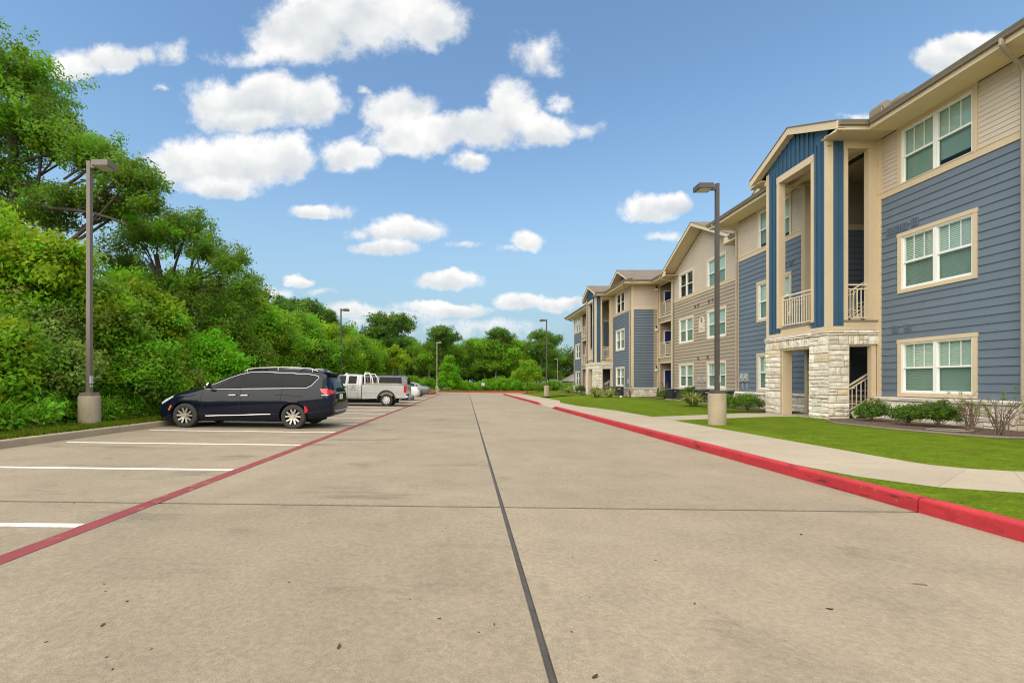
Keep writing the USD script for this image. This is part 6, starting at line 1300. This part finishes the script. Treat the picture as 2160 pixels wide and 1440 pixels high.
# yellow green tree, cone-shaped tree, young lawn tree
tree('yellow green tree with a forked pale trunk behind the parked SUV', (-9.3, 57.5, ZL(57) - .05), [(0, 0, 5.0, 1.4, 1.2, .8), (1.0, 0, 4.4, .9, .9, .6), (-1.0, 0, 4.2, 1.0, .9, .7), (0, 0, 3.6, 1.3, 1.1, .5)], 230, {'yellow': 1}, 1.3, .11, 31, bark='bark_pale')
tree('bright green cone-shaped tree beside the pale lamp post', (-3.0, 76, -.25), [(0, 0, 1.2, 1.75, 1.6, 1.2), (0, 0, 2.5, 1.45, 1.4, 1.1), (0, 0, 3.8, 1.05, 1.0, .9), (.1, 0, 5.0, .6, .6, .8)], 330, {'bright': 5, 'mid': 2}, 1.5, .10, 32, name='conical_tree', rough=.2)
tree('young round-headed tree on the lawn in front of the far woods', (7.65, 57, -.2), [(0, 0, 2.7, 1.45, 1.3, .8), (-.5, 0, 2.1, 1.2, 1.1, .6), (.6, 0, 2.0, 1.1, 1.1, .6), (0, 0, 3.5, .8, .7, .6)], 260, {'yellow': 2, 'mid': 3, 'bright': 1}, 1.15, .055, 33, name='young_tree')
ORD = ['leftmost', 'second', 'third', 'fourth', 'fifth', 'sixth', 'seventh', 'eighth', 'ninth', 'tenth', 'eleventh', 'twelfth', 'thirteenth', 'fourteenth', 'fifteenth', 'sixteenth', 'seventeenth', 'eighteenth', 'nineteenth', 'twentieth']
gw = 'trees of the far woods across the end of the lane'
for i, x in enumerate(np.arange(-13, 17.5, 2.05)):
    y = 88 + r6.uniform(-4, 4); h = 9.3 + r6.uniform(-.8, .8) - (2.2 if x > 19 else 0) - (1.0 if -10 < x < -5.5 else 0); w = r6.uniform(2.0, 2.7); low = r6.uniform(.30, .55)
    bl = [(0, 0, h - 1.2, w * .85, w * .8, 1.2), (r6.uniform(-1, 1), 0, h * .7, w, w, 1.3), (r6.uniform(-1, 1), 0, h * low, w, w, 1.3)]
    tree(f"{['dark green', 'fresh green', 'deep green', 'mixed green'][i % 4]} {'pale-trunked ' if i % 3 == 0 else ''}tree of the far woods, {ORD[i]} from the left along their front", (x, y, -.3), bl, 190, [{'oak': 4, 'mid': 3}, {'mid': 4, 'olive': 1}, {'oak': 4, 'mid': 1}, {'mid': 3, 'yellow': 1, 'oak': 2}][i % 4], 2.15, .15, 400 + i, 'broadleaf_tree', 'tree', gw, bark='bark_pale' if i % 3 == 0 else 'bark', shell=.5, rough=.45)
for i, x in enumerate(np.arange(-20, 30, 3.4)):
    h = 7.5 + r6.uniform(-1, 1); tree('dark tree deep inside the far woods', (x, 97 + r6.uniform(-2, 2), -.3), [(0, 0, h * .75, 3.0, 2.5, 2.0), (0, 0, h * .35, 3.0, 2.5, 2.2)], 130, {'dark': 3, 'oak': 2}, 2.8, .2, 500 + i, 'broadleaf_tree', 'tree', 'dark trees deep inside the far woods', shell=.6)
for i, (x, y, h, w, k) in enumerate(sorted([(-.6, 77, 1.6, 1.5, 'bright'), (1.4, 76.5, 1.2, 1.4, 'mid'), (3.4, 77, 1.8, 1.5, 'bright'), (5.4, 76.6, 2.2, 1.7, 'mid'), (7.0, 77.2, 1.9, 1.5, 'bright'), (8.9, 77, 1.5, 1.6, 'mid'), (10.8, 77.3, 1.3, 1.5, 'mid'), (12.6, 76.8, 1.2, 1.4, 'olive'), (-6.6, 77, 2.0, 2.0, 'mid'), (-9.0, 77, 2.4, 2.0, 'mid'), (-11.6, 76, 2.6, 2.2, 'oak'), (17.6, 77, 1.1, 1.6, 'mid'), (14.9, 78, 1.7, 1.6, 'mid'), (20.2, 78, 1.1, 1.6, 'mid')])):
    tree(f'low green bush at the foot of the far woods, {ORD[i]} from the left', (x, y, -.3), [(0, 0, h * .6, w * .8, w * .7, h * .5), (w * .45, 0, h * .35, w * .6, w * .6, h * .4), (-w * .45, 0, h * .4, w * .6, w * .6, h * .4)], 110, {k: 4, 'mid': 2}, 1.35, .05, 600 + i, 'bush', 'bush', 'bushes along the edge of the far woods')
# ground vegetation that nobody could count
n = 2600; yy = R5.uniform(8.5, 60, n) ** 1.0; yy = 8.5 + (yy - 8.5) * R5.uniform(0, 1, n) ** .6; xx = -10.25 - np.abs(R5.normal(size=n)) * .75; hh = R5.uniform(0, 1, n) * np.clip((-xx - 10.15) * .9 + .12, .1, 1.3)
keep = ~((np.hypot(xx + 9.94, yy - 12.0) < .75)); xx, yy, hh = xx[keep], yy[keep], hh[keep]
instancer(None, np.c_[xx, yy, zleft(xx, yy) + hh], {'bright': 3, 'mid': 4, 'yellow': 1, 'olive': 1, 'weed': 4, 'pale': 1}, .72 + yy * .006, R5, .4, under_pi)
tag(under_pi.GetPrim(), 'low tangle of weeds and vines filling the ground behind the kerb', 'undergrowth', None, 'stuff')
def scatter_poly(P, n, r):
    x0, y0, x1, y1 = P.bounds; q = np.c_[r.uniform(x0, x1, n), r.uniform(y0, y1, n)]; return q[shapely.contains_xy(P, q[:, 0], q[:, 1])]
A = np.vstack([scatter_poly(lawn_poly.buffer(.035).intersection(sbox(5.08, 3.0, 13, 8.5)), 12000, R5), scatter_poly(lawn_poly.intersection(sbox(6.8, 8.5, 12.9, 15.1)), 9500, R5), scatter_poly(lawn_poly.intersection(sbox(6.3, 15.1, 12.9, 26)), 7000, R5), scatter_poly(lawn_poly.intersection(sbox(6.2, 26, 12.9, 45)), 5000, R5)])
sc = np.clip(.62 + A[:, 1] * .04, .7, 1.9) * R5.choice([.6, 1.0, 1.35], len(A), p=[.4, .4, .2])
g_ = instancer('/World/grass', np.c_[A, zl2(A[:, 0], A[:, 1]) - .004], {'grass': 1}, sc, R5, .25); tag(g_, 'mown lawn grass between the walk and the apartment building', 'grass', None, 'stuff')
A = np.c_[-9.02 - R5.uniform(0, 1, 6500) ** 1.3 * 1.3, 6.0 + 50 * R5.uniform(0, 1, 6500) ** 1.7]; A = A[np.hypot(A[:, 0] + 9.94, A[:, 1] - 12) > .31]
g_ = instancer('/World/grass', np.c_[A, zleft(A[:, 0], A[:, 1]) - .004], {'grass': 1}, .8 + A[:, 1] * .03, R5, .25); stage.GetPrimAtPath('/World/grass'); tag(g_, 'strip of grass between the grey kerb and the thicket', 'grass', None, 'stuff')

# ------------------------------------------------------------------ planting along the building
def shrub(label, x, y, w, h, seed, keys=None, n=110, group=None):
    w, h, n = w * 1.02, h * 1.03, int(n * 1.2)
    z = float(zlawn(np.array([x]), np.array([y]))[0]); r = np.random.default_rng(seed); t = thing('shrub', label, 'shrub', (x, y, z), 0, group)
    m = MB()
    for _ in range(9): e = np.r_[r.normal(size=2) * w * .22, h * r.uniform(.5, .85)]; limb(m, [(0, 0, -.05), e * [.4, .4, .5], e], .010, .004, 5)
    obj('stem', m, MAT['twig'], t)
    P = blob_points([(0, 0, h * .55, w * .42, w * .42, h * .42), (w * .2, 0, h * .42, w * .28, w * .3, h * .3), (-w * .2, .03, h * .45, w * .28, w * .3, h * .3)], n, r, .35, .3); P[:, 2] = np.maximum(P[:, 2], .08)
    instancer(f'{t.GetPath()}/foliage', P, keys or {'shrub': 5, 'shrub_pale': 1}, .85, r); return t
def twig_bush(label, x, y, w, h, seed, leafy=0, keys=None):
    z = float(zlawn(np.array([x]), np.array([y]))[0]); r = np.random.default_rng(seed); t = thing('bare_bush', label, 'bush', (x, y, z)); m = MB(); tips = []
    for _ in range(17):
        a = r.uniform(0, 6.28); o = w * .5 * r.uniform(.25, 1.0); e = np.array([np.cos(a) * o, np.sin(a) * o * .6, h * r.uniform(.6, 1.0)]); b = np.r_[r.normal(size=2) * .04, -.03]
        Q = limb(m, [b, b + (e - b) * [.3, .3, .5] + r.normal(size=3) * .03, e], .011, .004, 5); tips.append(e)
        for _ in range(5): k = r.integers(3, 9); s = Q[k]; q = s + (unit(r.normal(size=3) + [0, 0, .7]) * r.uniform(.1, .28)); limb(m, [s, (s + q) / 2 + r.normal(size=3) * .012, q], .005, .002, 4); tips.append(q)
    obj('branches', m, MAT['twig'], t)
    if leafy: P = np.array(tips)[r.choice(len(tips), min(leafy, len(tips)), replace=False)]; instancer(f'{t.GetPath()}/foliage', P, keys or {'shrub_pale': 1}, .45, r)
    return t
shrub('round green shrub nearest the stone stair tower in the mulch bed', 11.72, 13.15, .80, .56, 1); shrub('smaller round shrub left of the largest one below the near window', 11.72, 12.05, .66, .54, 2, n=90); shrub('largest round shrub below the near ground-floor window', 11.90, 11.5, .92, .64, 3, n=140)
twig_bush('sparse bare rose bush at the right end of the mulch bed', 11.75, 10.65, .9, .82, 4, 14); twig_bush('wide bare rose bush at the right edge of the picture', 11.45, 9.75, 1.35, .92, 5, 18)
shrub('sunlit light green shrub of the pair right of the lawn lamp post', 10.05, 17.75, .95, .70, 6, {'shrub_pale': 4, 'shrub': 2}, 150); shrub('darker shrub of the pair, against the stone pier', 10.85, 17.55, .95, .66, 7, None, 150)
shrub('small dark shrub before the ground-floor blue door', 13.45, 30.9, .9, .55, 8); twig_bush('tall thin rose bush before the ground-floor blue door', 13.7, 31.4, .8, 1.15, 9, 30, {'shrub': 1}); shrub('loose green bush under the left ground-floor window of the brown wall', 13.6, 27.6, 1.1, .85, 10, {'shrub_pale': 2, 'shrub': 3}, 120)
twig_bush('brown bare bush against the stone base of the far blue return wall', 12.3, 34.2, 1.6, .95, 11, 10); shrub('low dark shrub at the corner beyond the far stair tower', 11.2, 44.6, 1.3, .8, 12, None, 120); shrub('dark green shrub between the flax clumps and the far stair tower', 11.0, 38.6, 1.0, .65, 13)
twig_bush('dry twiggy bush beside the far ground-floor balcony', 11.6, 47.6, 1.4, 1.3, 14, 30); shrub('pale bush at the far corner of the apartments', 11.2, 51.5, 1.5, .9, 15, {'shrub_pale': 4, 'shrub': 1}, 130)
def flax(label, x, y, s, seed, n=95):
    z = float(zlawn(np.array([x]), np.array([y]))[0]); r = np.random.default_rng(seed); t = thing('flax_clump', label, 'grass plant', (x, y, z)); m = MB()
    for _ in range(n):
        a = r.uniform(0, 6.28); L = s * r.uniform(.55, 1.1); d = np.array([np.cos(a), np.sin(a), 0]); k = r.uniform(.15, 1.0); u = np.linspace(0, 1, 6)
        P = np.outer(u, d) * L * (.25 + .75 * k) + np.outer(u * (1.35 - .25 * k) - u ** 2.4 * (.35 + .75 * k), [0, 0, 1]) * L * .85; P[:, 2] = np.maximum(P[:, 2], .02); P += np.r_[r.normal(size=2) * .05, 0]
        sd = np.cross(d, [0, 0, 1]) * .017 * s / .7; w = np.array([.8, 1, 1, .85, .55, .05]); V = np.stack([P - sd * w[:, None], P + sd * w[:, None] + [0, 0, .004]], 1).reshape(-1, 3); i = np.arange(5) * 2; m.add(V, np.stack([i, i + 1, i + 3, i + 2], 1))
    obj('blades', m, MAT['leaf_flax'], t, kind='stuff'); return t
flax('large striped flax clump on the lawn left of the lamp post', 10.75, 21.6, 1.1, 1, 170); flax('left flax clump before the far air conditioners', 9.9, 34.6, 1.25, 2, 130); flax('right flax clump before the far air conditioners', 10.7, 33.9, 1.15, 3, 130); flax('small flax clump near the far corner of the apartments', 10.6, 47.2, 1.3, 4, 130)
# outdoor units
def ac_unit(label, x, y, w, h, m='ac_dark'):
    z = float(zlawn(np.array([min(x, 12.8)]), np.array([y]))[0]); t = thing('ac_unit', label, 'air conditioner', (x, y, z)); a = w / 2
    b = MB(); b.box(-a - .06, a + .06, -a - .06, a + .06, -.05, .05); obj('pad', b, MAT['walk'], t)
    b = MB(); b.box(-a + .03, a - .03, -a + .03, a - .03, .05, h - .05); obj('casing', b, MAT['under' if m == 'ac_dark' else m], t)
    b = MB()
    n = 14
    for i in range(n): z0_ = .09 + (h - .2) * i / n; b.box(-a, a, -a, -a + .025, z0_, z0_ + .022); b.box(-a, a, a - .025, a, z0_, z0_ + .022); b.box(-a, -a + .025, -a + .026, a - .026, z0_, z0_ + .022); b.box(a - .025, a, -a + .026, a - .026, z0_, z0_ + .022)
    for i in (-1, 1):
        for j in (-1, 1): b.box(i * a - .02 - i * .02, i * a + .02 - i * .02, j * a - .021 - j * .02, j * a + .021 - j * .02, .05, h - .05)
    obj('louvres', b, MAT[m], t)
    b = MB(); b.box(-a - .008, a + .008, -a - .008, a + .008, h - .05, h - .01); obj('lid', b, MAT['ac_top'], t)
    f = MB()
    for rr_ in (.1, .18, .26): f.tube([(rr_ * w / .8 * np.cos(q), rr_ * w / .8 * np.sin(q), h + .002) for q in np.linspace(0, 2 * np.pi, 21)], .006, 4, cap=False)
    for q in range(6): f.bar((0, 0, h + .004), (.3 * w / .8 * np.cos(q * np.pi / 3), .3 * w / .8 * np.sin(q * np.pi / 3), h + .0), .01)
    obj('fan_guard', f, MAT[m], t)
    b = MB(); b.box(-a * .35, a * .35, -a - .012, -a - .001, h * .72, h * .80); obj('name_strip', b, MAT['metal_grey'], t)
    return t
ac_unit('dark louvred air conditioner beside the small shrub at the blue door', 13.5, 29.6, .68, .72); ac_unit('second air conditioner, half hidden by the loose green bush', 13.6, 28.5, .68, .72); ac_unit('air conditioner showing left of the lamp post base', 13.0, 24.9, .7, .76)
ac_unit('dark green outdoor unit behind the shrub pair right of the lamp post', 13.3, 22.9, .8, .74, 'box_green'); ac_unit('front air conditioner of the two before the far ground-floor window', 12.05, 36.3, .74, .80); ac_unit('rear air conditioner of the two before the far ground-floor window', 11.75, 37.5, .74, .78)
b = trimesh.creation.icosphere(2, .09); b.apply_translation([11.3, 33.3, .17]); obj('stone_ball', b, MAT['pebble'], smooth=True, label='pale round stone on the grass before the far bare bush', cat='stone')
hs_ = MB(); q = np.linspace(0, 4 * np.pi, 60); hs_.tube(np.c_[11.2 + (.38 + .012 * q) * np.cos(q) * .8, 10.75 + (.22 + .008 * q) * np.sin(q) * .9 - .02 * q, .125 + .006 * q / 3 + 0 * q], .013, 6); obj('garden_hose', hs_, MAT['lamp_pale'], smooth=True, label='grey garden hose looped on the mulch under the rose bushes', cat='hose')
be = np.array([(12.2, 2.0), (11.8, 3), (11.35, 9.0), (10.75, 9.6), (10.35, 11.2), (10.35, 12.6), (10.9, 13.7), (11.25, 14.0)]); f = PchipInterpolator(np.arange(len(be)), be); Q = f(np.linspace(0, len(be) - 1, 60)); m = MB(); m.tube(np.c_[Q, zlawn(Q[:, 0], Q[:, 1]) + .005], .028, 6); obj('bed_edging', m, MAT['wood_edging'], label='thin weathered edging strip between the lawn and the mulch bed', cat='edging', smooth=True)
# litter on the concrete
def leaf_bit(x, y, s, rot, label=None, group=None):
    a = np.array([(-1, 0, .12), (-.3, .42, .02), (.5, .35, .10), (1.0, 0, .3), (.4, -.38, .06), (-.4, -.40, .16), (0, 0, .0)]); c, q = np.cos(rot), np.sin(rot); V = np.array([[c, -q, 0], [q, c, 0], [0, 0, 1]]) @ (a * s).T; V = V.T + [x, y, float(zr(x, y)) + .002]
    F = [(6, k, (k + 1) % 6) for k in range(6)]; lo = V - [0, 0, .0015]; m = MB(); m.add(V, np.array(F)); m.add(lo, np.array(F)[:, ::-1])
    return obj('fallen_leaf', m, MAT['leaf_litter'], label=label, cat='leaf', group=group)
def pix(px, py): 
    D = 3.0
    for _ in range(8): D = 960 * (EYE - zr((px - 984) / 960 * D, D)) / (py - 805.5)
    return (px - 984) / 960 * D, D
for px, py, lab in ((1690, 1127, 'dark curled leaf lying alone in the middle of the right lane half'), (1750, 1284, 'largest dark dead leaf on the concrete at lower right'), (217, 1318, 'dark leaf on the concrete at the lower left'), (715, 1364, 'dark leaf on the concrete near the bottom edge left of the centre joint'), (1255, 1427, 'dark leaf at the bottom edge just right of the centre joint')):
    x, y = pix(px, py); leaf_bit(x, y, .022, R5.uniform(0, 6), lab)
for _ in range(44):
    px, py = R5.uniform(60, 2100), 900 + 520 * R5.uniform(0, 1) ** 1.3; x, y = pix(px, py)
    if -8 < x < 4.5: leaf_bit(x, y, R5.uniform(.007, .014), R5.uniform(0, 6), 'tiny dry leaf scrap on the bare concrete of the lane', 'leaf scraps scattered on the concrete')
x, y = pix(1940, 1233); m = MB(); m.tube([(x - .035, y + .012, zr(x, y) + .006), (x, y, zr(x, y) + .009), (x + .04, y - .012, zr(x, y) + .005)], .0035, 5); obj('twig', m, MAT['twig'], label='thin brown twig lying on the concrete at the right', cat='twig')
